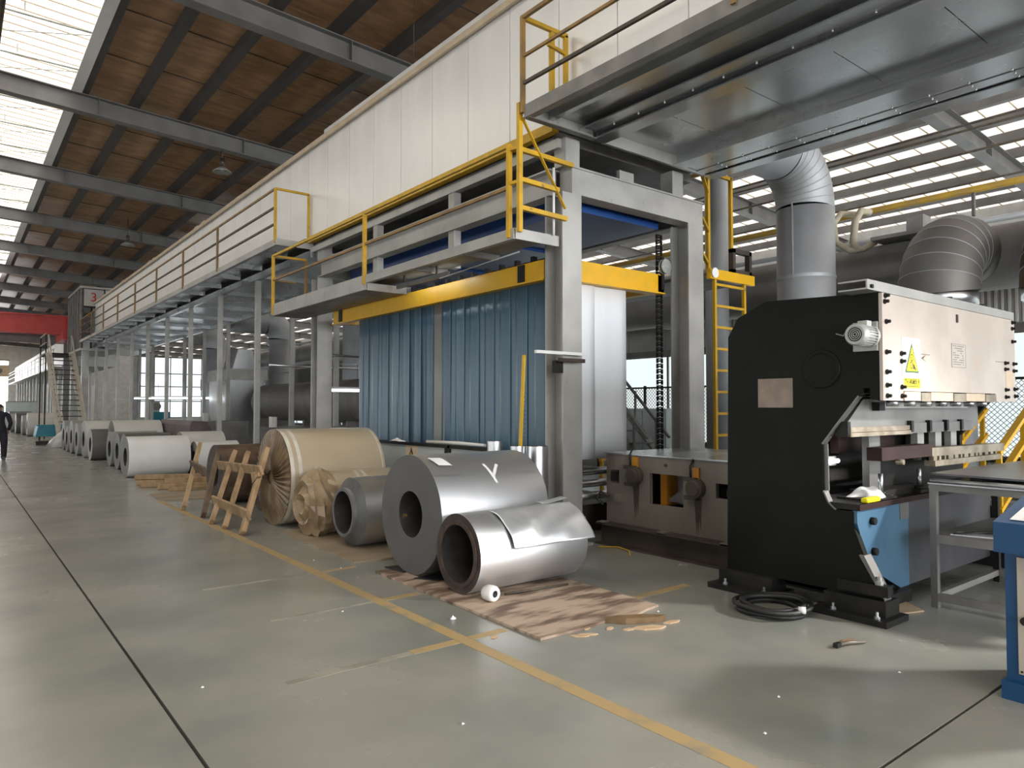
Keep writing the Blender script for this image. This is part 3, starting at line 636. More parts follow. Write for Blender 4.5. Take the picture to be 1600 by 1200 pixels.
# tape cross and paper tag follow the barrel
def onbarrel(mb, cx, cy, cz, r, pts, wd):
    "ribbon along pts = (x, angle) on a barrel"
    vs = []
    for i, (x, a) in enumerate(pts):
        j = min(i+1, len(pts)-1); k = max(i-1, 0); dx = pts[j][0]-pts[k][0]; da = (pts[j][1]-pts[k][1])*r; l = math.hypot(dx, da) or 1
        nx, na = -da/l*wd/2, dx/l*wd/2/r
        for s in (-1, 1):
            aa = a+s*na; vs.append((x+s*nx, cy-r*math.sin(aa), cz+r*math.cos(aa)))
    return mb.add(vs, [(2*i, 2*i+1, 2*i+3, 2*i+2) for i in range(len(pts)-1)], True)
mb = MB(); onbarrel(mb, 0, 5.91, .579, .5635, [(4.05+.05*t, .60+.42*t) for t in (0, .25, .5, .75, 1)], .032); onbarrel(mb, 0, 5.91, .579, .5645, [(4.20-.11*t, .63+.25*t) for t in (0, .3, .6, 1)], .032)
mb.build('tape_cross', M['paper'], c1)
mb = MB(); mb.grid(lambda u, v: (3.50+.14*u+.05*v, 5.91-.565*math.sin(.34+.25*v+.02*u), .579+.565*math.cos(.34+.25*v+.02*u)+.006), 4, 5); mb.build('paper_tag', M['paper'], c1)
mb = MB(); onbarrel(mb, 0, 5.91, .579, .562, [(3.46, .80), (3.58, .82), (3.72, .805)], .012); onbarrel(mb, 0, 5.91, .579, .562, [(4.42, .86), (4.5, .85), (4.6, .865)], .010); mb.build('seam_tape', M['alu'], c1)
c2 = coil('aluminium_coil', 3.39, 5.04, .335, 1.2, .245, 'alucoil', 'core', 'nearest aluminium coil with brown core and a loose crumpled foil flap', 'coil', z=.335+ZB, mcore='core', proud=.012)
r2, z2 = .338, .335+ZB
def flap(u, v):
    a = .18+1.25*v; lift = .012+.10*max(0, v-.35)**1.5*(0.35+.9*u)+.010*math.sin(11*u+5*v)*math.sin(7*v)+.03*math.exp(-((u-.30)/.06)**2)*v*(1-v)*2
    r = r2+lift; edge = .05*(1-v)+.10*v*(1-u)
    return (3.62+edge+(.99-edge*.9)*u, 5.04-r*math.sin(a), z2+r*math.cos(a))
MB().grid(flap, 44, 26).build('foil_flap', M['foil'], c2, solid=.0015)
mb = MB(); mb.grid(lambda u, v: (4.30+.30*u, 5.04+.02-r2*math.sin(-.1+.3*v), z2+(r2+.02+.03*u*u)*math.cos(-.1+.3*v)), 10, 4); mb.build('foil_flap', M['foil'], c2, solid=.0015)
c3 = coil('aluminium_coil', 3.60, 7.52, .385, 1.1, .24, 'alucoil', 'coreg', 'aluminium coil with conical grey end between the largest coil and wrapped roll', 'coil', z=.385+ZB, cone=.06, proud=.05, mcore='coreg')
# wrapped rolls
def wrapped(name, x, y, r, L, label, endm, bodym, cr=.0, z=None):
    z = r if z is None else z; t = thing(name, (x+L/2, y, z-r), label, 'roll'); rnd = random.Random(int(x*100+y*10)); jt = [[rnd.uniform(-1, 1) for _ in range(72)] for _ in range(14)]
    j = lambda i, k: cr*jt[k % 14][i % 72]
    n = 10; MB().lathe([(L*i/n, r*(1+.004*math.sin(i*2))) for i in range(n+1)], (x, y, z), (1, 0, 0), 72).build('paper_wrap', M[bodym], t)
    return t, z
b1, zz = wrapped('wrapped_roll', 3.45, 9.62, .645, 1.36, 'largest kraft paper wrapped roll with pleated end and clear tape bands', 'kraftend', 'kraft')
mb = MB()   # pleated end: folds run to the centre
N = 44
for k in range(N):
    a0, a1, am = 2*math.pi*k/N, 2*math.pi*(k+1)/N, 2*math.pi*(k+.55)/N
    P = lambda a, r, x: (3.45+x, 9.62+r*math.cos(a), zz+r*math.sin(a))
    mb.add([P(a0, .645, 0), P(am, .645, -.012), P(a1, .645, 0), P(a0+.05, .30, -.015), P(am+.05, .30, -.055), P(a1+.05, .30, -.015), P(a0+.1, .10, -.02), P(am+.1, .10, -.05), P(a1+.1, .10, -.02)],
           [(0, 1, 4, 3), (1, 2, 5, 4), (3, 4, 7, 6), (4, 5, 8, 7)])
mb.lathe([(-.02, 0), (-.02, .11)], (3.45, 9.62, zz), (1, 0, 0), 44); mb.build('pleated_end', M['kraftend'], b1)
for xx, ww in ((3.455, .05), (3.56, .05)): MB().lathe([(0, .6475), (ww, .6475)], (xx, 9.62, zz), (1, 0, 0), 72).build('tape_band', M['tape'], b1)
MB().lathe([(0, .648), (.05, .645)], (4.76, 9.62, zz), (1, 0, 0), 72).build('tape_band', M['tape'], b1)
MB().lathe([(1.36, 0), (1.36, .645)], (3.45, 9.62, zz), (1, 0, 0), 72).build('far_end', M['kraftend'], b1)
b2, zz = wrapped('wrapped_roll', 3.62, 8.48, .385, 1.1, 'smaller paper wrapped roll with a crumpled gathered end', 'kraftend', 'kraft', z=.385+ZB)
rnd = random.Random(5); jt = [[rnd.uniform(-1, 1) for _ in range(60)] for _ in range(9)]
jt = [[rnd.uniform(-1, 1) for _ in range(22)] for _ in range(12)]
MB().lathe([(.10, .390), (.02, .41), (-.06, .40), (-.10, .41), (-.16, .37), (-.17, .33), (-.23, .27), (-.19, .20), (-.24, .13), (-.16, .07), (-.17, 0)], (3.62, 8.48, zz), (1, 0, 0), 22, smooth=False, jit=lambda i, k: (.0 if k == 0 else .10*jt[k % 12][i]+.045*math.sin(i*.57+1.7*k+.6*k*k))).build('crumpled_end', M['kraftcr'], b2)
for xx in (4.02, 4.12): MB().lathe([(0, .388), (.045, .388)], (xx, 8.48, zz), (1, 0, 0), 60).build('tape_band', M['tape'], b2)
MB().lathe([(1.1, 0), (1.1, .385)], (3.62, 8.48, zz), (1, 0, 0), 60).build('far_end', M['kraftend'], b2)
rc = coil('rusty_coil', 3.45, 12.35, .48, 1.3, .20, 'rust', 'core', 'brown rusty coil behind the leaning pallet frames', 'coil', mcore='core')
coil('rusty_coil', 3.75, 11.0, .42, 1.1, .2, 'rust', 'core', 'dark brown coil half hidden between pallet frames and largest wrapped roll', 'coil', mcore='core')
# row of coils into the distance
FARC = [
 ('coated_coil', 3.09, 18.0, .46, 1.28, .21, 'wcoil', 'dcoil', 'large white coated coil at the front of the long coil row', None),
 ('coated_coil', 4.42, 17.5, .395, .95, .18, 'wcoil', 'dcoil', 'white coil lying end to end right of the large white coil', None),
 ('coated_coil', 3.25, 19.15, .475, 1.0, .21, 'dcoil', 'dcoil', 'dark grey coil directly behind the large white coil', None),
 ('coated_coil', 4.40, 18.75, .49, .98, .2, 'ccoil', 'gcoil', 'cream coil behind the pair of white coils', None),
 ('coated_coil', 3.33, 20.5, .46, 1.1, .21, 'dcoil', 'dcoil', 'dark grey coil second behind the large white coil', None),
 ('coated_coil', 3.35, 21.75, .46, 1.15, .22, 'gcoil', 'dcoil', 'grey coil third behind the large white coil', None),
 ('coated_coil', 3.60, 23.1, .60, 1.25, .23, 'ccoil', 'dcoil', 'tall cream coil standing above the grey coils in the row', None),
 ('coated_coil', 3.26, 24.45, .46, 1.1, .22, 'dcoil', 'gcoil', 'dark grey coil just behind the tall cream coil', None),
 ('coated_coil', 3.25, 25.75, .575, 1.15, .24, 'ccoil', 'dcoil', 'pale coil with dark bore in the distant part of the row', None),
 ('coated_coil', 3.22, 27.1, .53, 1.1, .24, 'gcoil', 'dcoil', '@ grey green coil past the pale coil with dark bore', 'distant coils'),
 ('coated_coil', 3.22, 28.4, .56, 1.1, .24, 'gcoil', 'dcoil', '@ grey green coil past the pale coil with dark bore', 'distant coils'),
 ('coated_coil', 3.24, 29.75, .46, 1.1, .24, 'gcoil', 'dcoil', '@ grey green coil past the pale coil with dark bore', 'distant coils'),
 ('coated_coil', 3.28, 31.1, .54, 1.1, .24, 'gcoil', 'dcoil', '@ grey green coil past the pale coil with dark bore', 'distant coils')]
ordn = iter(['first', 'second', 'third', 'fourth'])
for nm, x, y, r, L, ri, mb_, mf, lab, grp in FARC:
    if '@' in lab: lab = lab.replace('@', next(ordn))
    coil(nm, x, y, r, L, ri, mb_, mf, lab, 'coil', grp, n=36)
MBs = [(3.2, 46.3, .62, 'ccoil'), (3.1, 48.3, .55, 'gcoil'), (3.0, 51.5, .6, 'dcoil'), (2.9, 54.5, .55, 'gcoil')]
for q, (x, y, r, mm) in enumerate(MBs): coil('coated_coil', x, y, r, 1.6, .24, mm, 'dcoil', ['first', 'second', 'third', 'last'][q]+' coil beyond the blue tub far down the aisle', 'coil', 'coils beyond the blue tub', n=28)
tp = thing('covered_stack', (5.17, 21.0, 0), 'low stack under a dull maroon cover behind the white coils', 'stack')
MB().prism([(4.90, .12), (5.44, .12), (5.44, 1.0), (5.3, 1.2), (4.95, 1.22), (4.90, 1.1)], 'y', 19.8, 23.2).build('cover', M['purple'], tp); MB().box(4.88, 5.46, 19.75, 23.25, 0, .12).build('pallet', M['timberdk'], tp)
# standing tubes by the column
def stube(x, y, r, z1, label):
    t = thing('aluminium_tube', (x, y, 0), label, 'tube'); n = 32
    MB().lathe([(0, r), (z1, r)], (x, y, 0), (0, 0, 1), n).build('tube_wall', M['alu'], t); MB().lathe([(z1, r), (z1, r-.012), (.01, r-.012)], (x, y, 0), (0, 0, 1), n).build('tube_lining', M['aluface'], t)
stube(5.0, 6.24, .082, 1.155, 'slim upright aluminium tube holding the yellow level'); stube(5.23, 6.18, .13, 1.15, 'widest upright aluminium tube against the steel column')
stube(5.06, 6.74, .095, 1.19, 'upright aluminium tube standing furthest back by the guard screen'); stube(4.93, 6.42, .10, .93, 'shorter upright aluminium tube beside the largest coil')
lv = thing('spirit_level', (4.98, 6.24, .02), 'yellow ruler stick standing upright in a slim tube', 'ruler')
MB().bar((4.98, 6.24, .02), (5.06, 6.2, 2.18), .042, .022, up=(1, 0, 0)).build('ruler_body', M['ruler'], lv)
mb = MB()
for k in range(19): mb.box(5.048, 5.066, 6.187, 6.1885, 1.2+k*.05, 1.206+k*.05)
mb.build('ruler_mark', M['signb'], lv)
o = MB().box(5.02, 5.74, 5.93, 5.97, 2.185, 2.22).build('white_batten', M['paper']); tag(o, 'thin white batten fixed level from the yellow ruler to the column', 'batten')
o = MB().box(5.33, 5.73, 5.90, 5.93, 2.10, 2.145).build('brown_batten', M['brownst'], bevel=.006); tag(o, 'short brown bar clamped across the near left column', 'bar')
o = MB().box(5.35, 5.46, 5.985, 6.05, 1.98, 2.12).build('clamp_bracket', M['blackst']); tag(o, 'black clamp bracket on the dark side of the near left column', 'bracket')

# ================================================================== BOARDS, PALLETS, SCRAP
def board(name, poly, z0, z1, m, label, cat='board'):
    o = MB().prism(poly, 'z', z0, z1).build(name, m); return tag(o, label, cat)
board('plywood_sheet', [(3.19, 3.73), (3.55, 3.715), (3.83, 3.735), (4.12, 3.70), (4.30, 3.75), (4.46, 3.77), (4.47, 4.4), (4.46, 6.2), (3.23, 6.22)], .001, ZB, M['ply'], 'flaking plywood sheet under the two nearest aluminium coils')
board('plywood_sheet', [(3.24, 6.71), (3.74, 6.66), (4.46, 6.7), (4.46, 8.98), (3.34, 8.98), (3.27, 7.6)], .001, ZB, M['plyb'], 'dusty brown board under the coil with a conical end')
board('thin_board', [(2.80, 13.1), (3.9, 12.95), (3.95, 14.2), (2.85, 14.25)], .001, .015, M['plyb'], 'thin pale board on the floor beside the timber pile')
for k, (x0, y0, x1, y1, z, w) in enumerate([(3.0, 16.2, 4.3, 15.9, .05, .22), (2.95, 15.6, 4.2, 15.3, .05, .16), (3.15, 15.05, 4.4, 14.9, .05, .2), (2.98, 16.25, 4.15, 15.75, .15, .14), (3.3, 15.2, 4.4, 15.05, .14, .14), (3.25, 14.65, 4.0, 14.5, .03, .1)]):
    o = MB().bar((x0, y0, z), (x1, y1, z), w, .09 if z > .04 else .06).build('timber_plank', M['timber'] if k % 2 == 0 else M['timber'], bevel=.004)
    tag(o, ['rough plank at the back of the low pile before the large white coil', 'rough middle plank on the floor in the low pile', 'rough long plank at the front of the low pile', 'rough plank lying on top at the back of the low pile', 'rough plank lying on top at the front of the low pile', 'thin flat plank in front of the low timber pile'][k], 'plank', 'planks before the white coil')
def leanframe(label, stiles, rails, loc):
    t = thing('pallet_frame', loc, label, 'pallet')
    for p, q, w, m in stiles: MB().bar(p, q, w*1.55, .06, up=(1, 0, 0)).build('stile', M[m], t, bevel=.003)
    for p, q, w, m in rails: MB().bar(p, q, w*1.25, .035, up=(1, 0, .3)).build('crosspiece', M[m], t, bevel=.003)
leanframe('leaning pallet frame of three pale stiles before the largest wrapped roll',
    [((2.86, 9.03, .025), (3.33, 8.93+.62, 1.02), .10, 'timber'), ((2.82, 9.62, .025), (3.28, 10.16, .95), .07, 'timber'), ((2.80, 10.15, .025), (3.27, 10.72, .93), .085, 'timber')],
    [((2.92, 8.98, .25), (2.90, 10.42, .29), .11, 'timber'), ((3.17, 9.26, .77), (3.17, 11.15, .72), .10, 'timber')], (2.9, 9.6, 0))
MB().prism([(9.22, .70), (9.50, .74), (9.40, .60)], 'x', 3.10, 3.16).build('gusset', M['timber'], bpy.data.objects['pallet_frame'])
leanframe('leaning pallet frame with one dark stile before the rusty coil',
    [((2.82, 11.72, .025), (3.23, 12.45, .95), .12, 'timber'), ((2.87, 10.80, .025), (3.24, 11.45, .88), .13, 'timberdk')],
    [((3.06, 11.42, .60), (3.06, 12.25, .66), .12, 'timberdk')], (2.9, 11.4, 0))
# white film roll and scrap
fr2 = thing('film_roll', (3.5, 4.71, .02), 'small white roll of film lying against the nearest coil', 'roll')
ax = V((.12, -.99, 0)); o0 = V((3.46, 4.74, .085))
MB().lathe([(0, .026), (0, .05), (.012, .062), (.06, .066), (.10, .064), (.115, .055), (.115, .028)], o0, ax, 32).build('film', M['roll'], fr2); MB().lathe([(.115, .028), (.115, .022), (.05, .022), (.05, 0)], o0, ax, 24).build('core', M['black'], fr2)
o = MB().cyl((3.66, 4.74, .032), (4.30, 4.66, .032), .011, n=8).build('thin_rod', M['rail']); tag(o, 'thin dark rod on the plywood beside the nearest coil', 'rod')
o = MB().prism([(3.36, 5.72), (3.48, 5.52), (3.66, 5.50), (3.60, 5.75)], 'z', .0195, .027).build('rubber_mat', M['black']); tag(o, 'dark rubber scrap under the front of the largest coil', 'mat')
o = MB().prism([(3.36, 6.28), (3.40, 5.98), (3.62, 6.0), (3.62, 6.24)], 'z', .0195, .031).build('rubber_mat', M['black']); tag(o, 'dark rubber scrap under the far side of the largest coil', 'mat')
def sliver(x, y, l, wd, ang, h, m, label, group=None, name='wood_chip'):
    ca, sa = math.cos(ang), math.sin(ang); pts = [(-l/2, 0), (-l*.2, -wd/2), (l*.3, -wd*.4), (l/2, wd*.1), (l*.15, wd/2), (-l*.3, wd*.35)]
    o = MB().prism([(x+a*ca-b*sa, y+a*sa+b*ca) for a, b in pts], 'z', .001, h).build(name, m); return tag(o, label, 'wood chip', group)
sliver(4.02, 3.61, .46, .10, -.55, .045, M['bark'], 'torn brown strip of plywood at the edge of the flaking sheet')
sliver(3.98, 3.45, .26, .09, -.5, .012, M['chip'], 'pale oval wood chip in front of the torn brown strip'); sliver(4.22, 3.44, .16, .05, -.2, .010, M['chip'], 'pale wood chip right of the torn brown strip')
for x, y, l, a in ((3.46, 3.63, .14, -.7), (3.53, 3.62, .15, -.6), (3.75, 3.62, .08, .2), (3.84, 3.52, .1, -.3), (4.30, 3.86, .17, -.2), (3.62, 3.72, .07, .3)): sliver(x, y, l, .04, a, .008, M['chip'], 'small splinter scattered by the front edge of the flaking plywood', 'splinters by the plywood')
sliver(2.98, 3.98, .07, .04, .2, .008, M['chip'], 'lone pale chip near the crossing yellow lines')
def litter(x, y, r, label, group=None, seed=0): o = ragmesh(x, y, 0, r, r*.8, r*.9, 6, seed).build('paper_scrap', M['paper'], solid=.002); tag(o, label, 'litter', group)
litter(2.99, 4.51, .022, 'crumpled white scrap left of the flaking plywood', None, 2)
for k, (x, y) in enumerate(((2.98, 7.1), (3.05, 6.6), (2.42, 5.2), (4.35, 3.68), (2.05, 3.0), (3.6, 2.2), (1.15, 4.3), (4.5, 1.95), (3.15, 2.0))): litter(x, y, .008, 'tiny white paper fleck on the bare floor', 'flecks on the floor', k)
mb = MB(); cx, cy = 5.07, 3.14
cb = thing('cable_coil', (cx, cy, 0), 'coil of thick black cable lying before the press foot', 'cable')
for k in range(4):
    r = .225+.028*(k % 3); zc = .022+.036*(k//2)+.004*k
    MB().tube([(cx+(r+.012*math.sin(3*a+k))*1.05*math.cos(a), cy+(r+.012*math.sin(2*a+k))*math.sin(a), zc+.006*math.sin(2*a+k)) for a in [2*math.pi*i/44 for i in range(44)]], .019, 8, True).build('cable_loop', M['black'], cb)
MB().cyl((cx-.06, cy-.25, .075), (cx-.03, cy-.29, .075), .026, n=10).build('cable_tie', M['paper'], cb)
pl = thing('pliers', (4.75, 2.37, 0), 'small open pliers on the floor in front of the press', 'pliers')
MB().tube([(4.67, 2.41, .018), (4.74, 2.42, .02), (4.86, 2.40, .014)], [.012, .011, .008], 8).build('handle', M['bark'], pl); MB().tube([(4.67, 2.40, .018), (4.76, 2.375, .02), (4.87, 2.33, .012)], [.012, .010, .008], 8).build('handle', M['taupe'], pl)
MB().box(4.62, 4.68, 2.39, 2.425, .002, .032).build('jaw', M['blackst'], pl, bevel=.005)
board('cardboard_piece', [(5.70, 2.50), (5.98, 2.40), (6.15, 2.62), (5.86, 2.74)], .001, .012, M['card'], 'flat cardboard piece under the front edge of the press')
MB().tube([(5.7, 5.2, .012), (5.85, 5.35, .02), (5.95, 5.6, .012), (5.78, 5.75, .012)], .008, 6).build('hose', M['yellow'])
tag(bpy.data.objects['hose'], 'thin yellow hose on the floor beside the column foot', 'hose')
ul = thing('tube_lamp', (5.15, 8.8, 3.3), 'slim lamp strip facing the yellow beam under the lower platform', 'lamp'); MB().box(5.20, 5.24, 8.0, 9.4, 3.36, 3.42).build('housing', M['greydk'], ul); MB().box(5.24, 5.246, 8.02, 9.38, 3.365, 3.415).build('tube', M['lamp'], ul)
for y in (8.3, 9.2): MB().box(5.21, 5.23, y-.01, y+.01, 3.42, 3.54).build('clip', M['rail'], ul)
# ================================================================== PRESS BRAKE
pb = thing('press_brake', (6.9, 3.0, 0), 'large dark green press with pale cream front plate and warning sign', 'machine')
side = [(2.47, 2.46), (3.42, 2.50), (3.70, 2.38), (3.80, 2.22), (3.83, .16), (2.46, .16), (2.60, .43), (2.69, .67), (2.69, .79), (2.83, .79), (2.89, .84), (2.93, .93), (2.935, 1.30), (2.79, 1.49), (2.64, 1.68), (2.60, 1.70), (2.60, 1.74), (2.55, 1.74), (2.55, 1.66), (2.47, 1.64)]
for x in (5.47, 8.25): MB().prism(side, 'x', x, x+.06).build('side_frame', M['press'], pb)
mb = MB()
edge = [(2.83, .79), (2.89, .84), (2.93, .93), (2.935, 1.30), (2.79, 1.49), (2.64, 1.68)]
for (a, b), (c, d) in zip(edge[:-1], edge[1:]): mb.bar((5.50, a, b), (5.50, c, d), .066, .012, up=(1, 0, 0) if abs(a-c) < .01 else (0, 0, 1))
mb.build('throat_edge', M['pgrey'], pb)
MB().box(5.53, 8.25, 2.56, 3.35, 1.70, 2.44).build('housing', M['press'], pb)
MB().box(5.53, 8.25, 3.42, 3.46, .2, 1.70).build('rear_plate', M['pgrey'], pb)
fp = MB().box(5.465, 8.315, 2.45, 2.475, 1.72, 2.455).box(5.465, 5.80, 2.45, 2.475, 1.645, 1.72).box(7.76, 8.315, 2.45, 2.475, 1.645, 1.72).build('front_plate', M['cream'], pb)
for x0, x1 in ((5.80, 6.27), (6.29, 7.01), (7.03, 7.74)):
    MB().box(x0, lerp(x0, x1, .62), 2.44, 2.475, 1.645, 1.715).build('wedge_block', M['creamb'], fp); MB().box(lerp(x0, x1, .63), x1, 2.435, 2.475, 1.64, 1.71).build('wedge_block', M['brass'], fp)
MB().box(5.47, 5.8, 2.435, 2.45, 2.40, 2.45)
bolts = [(5.51, 2.435), (5.5, 2.39), (5.52, 2.24), (5.52, 2.01), (5.77, 2.01), (5.77, 1.95), (5.52, 1.86), (5.52, 1.76), (5.77, 1.75), (5.52, 1.68), (5.77, 1.68), (8.25, 2.43), (8.24, 2.37), (8.24, 2.24), (8.03, 2.02), (8.26, 2.02), (8.03, 1.96), (8.26, 1.95), (8.03, 1.76), (8.27, 1.77), (8.03, 1.69), (8.28, 1.70)]
b0 = None
for x, z in bolts:
    if b0 is None: b0 = MB().lathe([(0, .020), (.012, .020), (.012, .013), (.035, .013), (.038, .009), (.038, 0)], (x, 2.45, z), (0, -1, 0), 8, smooth=False).build('bolt', M['blackst'], fp); bx = (x, z)
    else: rep(b0, (x-bx[0], 0, z-bx[1]), fp)
MB().box(6.855, 6.885, 2.44, 2.45, 2.33, 2.40).build('lifting_slot', M['core'], fp)
for x0, z0, w, h in ((6.14, 2.02, .16, .004), (7.78, 2.025, .26, .004)): MB().box(x0, x0+w, 2.4485, 2.4505, z0, z0+h).build('scratch', M['core'], fp)
MB().box(8.05, 8.25, 2.447, 2.4505, 1.79, 1.94).build('hatch', M['creamb'], fp)
# warning sign
sg = MB().box(5.785, 6.11, 2.446, 2.4505, 1.735, 2.14).build('warning_sign', M['paper'], pb)
MB().prism([(5.825, 1.865), (6.075, 1.865), (5.95, 2.10)], 'y', 2.4445, 2.4462).build('sign_triangle', M['signg'], sg)
MB().prism([(5.850, 1.879), (6.050, 1.879), (5.95, 2.068)], 'y', 2.4430, 2.4447).build('sign_triangle', M['signy'], sg)
mb = MB()
def gear(cx, cz, r):
    n = 9; pts = []
    for k in range(n*2):
        a = math.pi*k/n; rr = r*(1.22 if k % 2 else .92); pts.append((cx+rr*math.cos(a), cz+rr*math.sin(a)))
    for k in range(n*2):
        (a, b), (c, d) = pts[k], pts[(k+1) % (n*2)]; mb.bar((a, 2.4425, b), (c, 2.4425, d), .006, .0012, up=(0, 1, 0))
    mb.cyl((cx, 2.4432, cz), (cx, 2.4420, cz), r*.28, n=10)
gear(5.945, 1.985, .024); gear(5.935, 1.925, .024)
mb.prism([(5.965, 1.935), (5.985, 1.93), (6.02, 1.89), (6.01, 1.885), (5.985, 1.90), (5.975, 1.89), (5.965, 1.90), (5.97, 1.918)], 'y', 2.442, 2.4432)
mb.build('hand_and_gears', M['signb'], sg)
MB().box(5.80, 6.10, 2.4445, 2.4462, 1.742, 1.822).build('caption_band', M['signy'], sg)
text('当心机械伤人', .046, (5.95, 2.4438, 1.793), (math.pi/2, 0, 0), M['signb'], sg, 'caption')
mb = MB()
for k in range(16): mb.box(5.84+k*.014, 5.851+k*.014, 2.4438, 2.4446, 1.756, 1.762)
mb.build('small_print', M['signb'], sg)
np_ = MB().box(6.74, 7.05, 2.446, 2.4505, 1.935, 2.145).build('data_plate', M['cream'], pb); mb = MB(); rnd = random.Random(3)
for r in range(9):
    xx = 6.77
    while xx < 6.99:
        ww = rnd.uniform(.01, .035)
        if rnd.random() < .75: mb.box(xx, xx+ww, 2.4450, 2.4462, 2.12-r*.020, 2.128-r*.020)
        xx += ww+.008
mb.build('worn_print', M['pgrey'], np_)
mb = MB(); mb.box(6.745, 7.045, 2.4452, 2.4462, 2.138, 2.142); mb.box(6.745, 7.045, 2.4452, 2.4462, 1.938, 1.942); mb.box(6.743, 6.747, 2.4452, 2.4462, 1.938, 2.142); mb.box(7.043, 7.047, 2.4452, 2.4462, 1.938, 2.142); mb.build('plate_border', M['pgrey'], np_)
MB().prism([(6.13, 1.99), (6.22, 2.02), (6.17, 1.985), (6.22, 1.965)], 'y', 2.4485, 2.4503).build('paint_scar', M['rust'], fp)
# top channel
MB().channel((5.26, 2.46, 2.50), (8.35, 2.46, 2.50), .22, .075, .012, flip=-1).build('top_channel', M['grey'], pb)
MB().box(5.30, 5.33, 2.445, 2.46, 2.475, 2.50).build('channel_slot', M['blackst'], pb)
for x in (6.85, 7.6): MB().cyl((x, 2.5, 2.53), (x, 2.5, 2.56), .03, n=8).build('lifting_nut', M['blackst'], pb)
# motor on the side frame
mt = MB().cyl((5.44, 2.535, 2.13), (5.26, 2.535, 2.13), .070, n=28).build('motor', M['motor'], pb)
for k in range(24):
    a = 2*math.pi*k/24; cy_, cz_ = 2.535+.074*math.cos(a), 2.13+.074*math.sin(a)
    MB().bar((5.42, cy_, cz_), (5.27, cy_, cz_), .006, .016, up=(0, math.cos(a), math.sin(a))).build('cooling_fin', M['motor'], mt)
MB().lathe([(0, .082), (.05, .082), (.066, .070), (.066, .058)], (5.275, 2.535, 2.13), (-1, 0, 0), 32).build('fan_cowl', M['motor'], mt)
MB().lathe([(0, .084), (.03, .084)], (5.44, 2.535, 2.13), (-1, 0, 0), 28).build('end_shield', M['motor'], mt)
MB().lathe([(.055, 0), (.055, .068)], (5.275, 2.535, 2.13), (-1, 0, 0), 28).build('fan_recess', M['blackst'], mt)
for k in range(4): MB().lathe([(.062, .014*k+.010), (.066, .014*k+.013), (.062, .014*k+.016)], (5.275, 2.535, 2.13), (-1, 0, 0), 24).build('fan_grille', M['motor'], mt)
MB().box(5.33, 5.40, 2.50, 2.57, 2.20, 2.24).build('terminal_box', M['motor'], mt); MB().box(5.44, 5.47, 2.48, 2.66, 2.02, 2.24).build('mounting_plate', M['grey'], mt)
MB().tube([(5.36, 2.57, 2.22), (5.40, 2.66, 2.21), (5.45, 2.74, 2.15), (5.455, 2.80, 2.17)], .006, 6).build('motor_cable', M['grey'], mt)
MB().lathe([(0, 0), (0, .12), (.008, .13), (.008, .15), (0, .155)], (5.462, 2.93, 1.90), (-1, 0, 0), 40).build('fan_cover', M['press'], pb)
MB().box(5.462, 5.47, 3.18, 3.50, 1.59, 1.835).build('tan_plate', M['brownplate'], pb); 
# ram and tooling
MB().prism([(5.53, 1.40), (5.53, 1.47), (5.80, 1.66), (8.24, 1.66), (8.24, 1.40)], 'y', 2.76, 2.82).build('ram', M['pgrey'], pb)
MB().box(5.50, 5.545, 2.74, 2.84, 1.36, 1.48).build('ram_end', M['blackst'], pb)
MB().box(6.05, 7.8, 2.70, 2.76, 1.585, 1.635).build('clamp_bar', M['grey'], pb); MB().box(5.95, 6.05, 2.70, 2.76, 1.565, 1.635).build('clamp_block', M['blackst'], pb)
for k in range(7): MB().cyl((5.95+.32*k, 2.60, 1.60), (5.95+.32*k, 2.60, 1.66), .045, n=16).build('adjusting_nut', M['galv'], pb)
MB().box(5.54, 6.62, 2.735, 2.80, 1.395, 1.435).build('punch_holder', M['brass'], pb); MB().box(5.52, 6.62, 2.725, 2.80, 1.36, 1.392).build('punch_holder', M['brass'], pb)
for k, x in enumerate((6.64, 7.02, 7.40, 7.75)):
    MB().box(x-.045, x, 2.72, 2.80, 1.375, 1.475).build('punch_clamp', M['blackst'], pb); MB().box(x, x+.30, 2.735, 2.80, 1.365, 1.455).build('punch_segment', M['pgrey'], pb)
for x in (7.05, 7.45, 7.82): MB().box(x, x+.14, 2.86, 2.92, 1.10, 1.45).build('upright', M['grey'], pb)
MB().box(5.95, 7.02, 3.05, 3.12, 1.20, 1.46).build('back_beam', M['maroon'], pb)
for x in (7.2, 7.62, 8.0): MB().box(x, x+.28, 2.98, 3.03, 1.05, 1.46).build('back_panel', M['greydk'], pb)
# die and maroon support beam
MB().box(5.80, 6.76, 2.62, 2.74, 1.165, 1.27).build('support_beam', M['maroon'], pb); MB().box(6.1, 6.3, 2.86, 2.92, .845, 1.46).build('support_web', M['pgrey'], pb); MB().box(6.32, 8.2, 2.9, 2.95, .86, 1.16).build('support_web', M['blackst'], pb)
MB().cyl((6.05, 2.62, 1.15), (6.05, 2.56, 1.15), .022, n=12).build('stop_pin', M['brass'], pb)
MB().bar((6.74, 2.665, 1.20), (8.5, 2.665, 1.185), .10, .075).build('die', M['brass'], pb); MB().bar((6.76, 2.645, 1.10), (8.35, 2.645, 1.095), .09, .05).build('die', M['brass'], pb)
rnd = random.Random(9); x = 6.78
while x < 8.3: ww = rnd.uniform(.03, .12); MB().box(x, x+ww, 2.62, 2.68, 1.125, 1.163).build('die_spacer', M['brass'], pb); x += ww+rnd.uniform(.03, .08)
MB().box(6.78, 8.33, 2.66, 2.72, 1.12, 1.165).build('die_web', M['blackst'], pb)
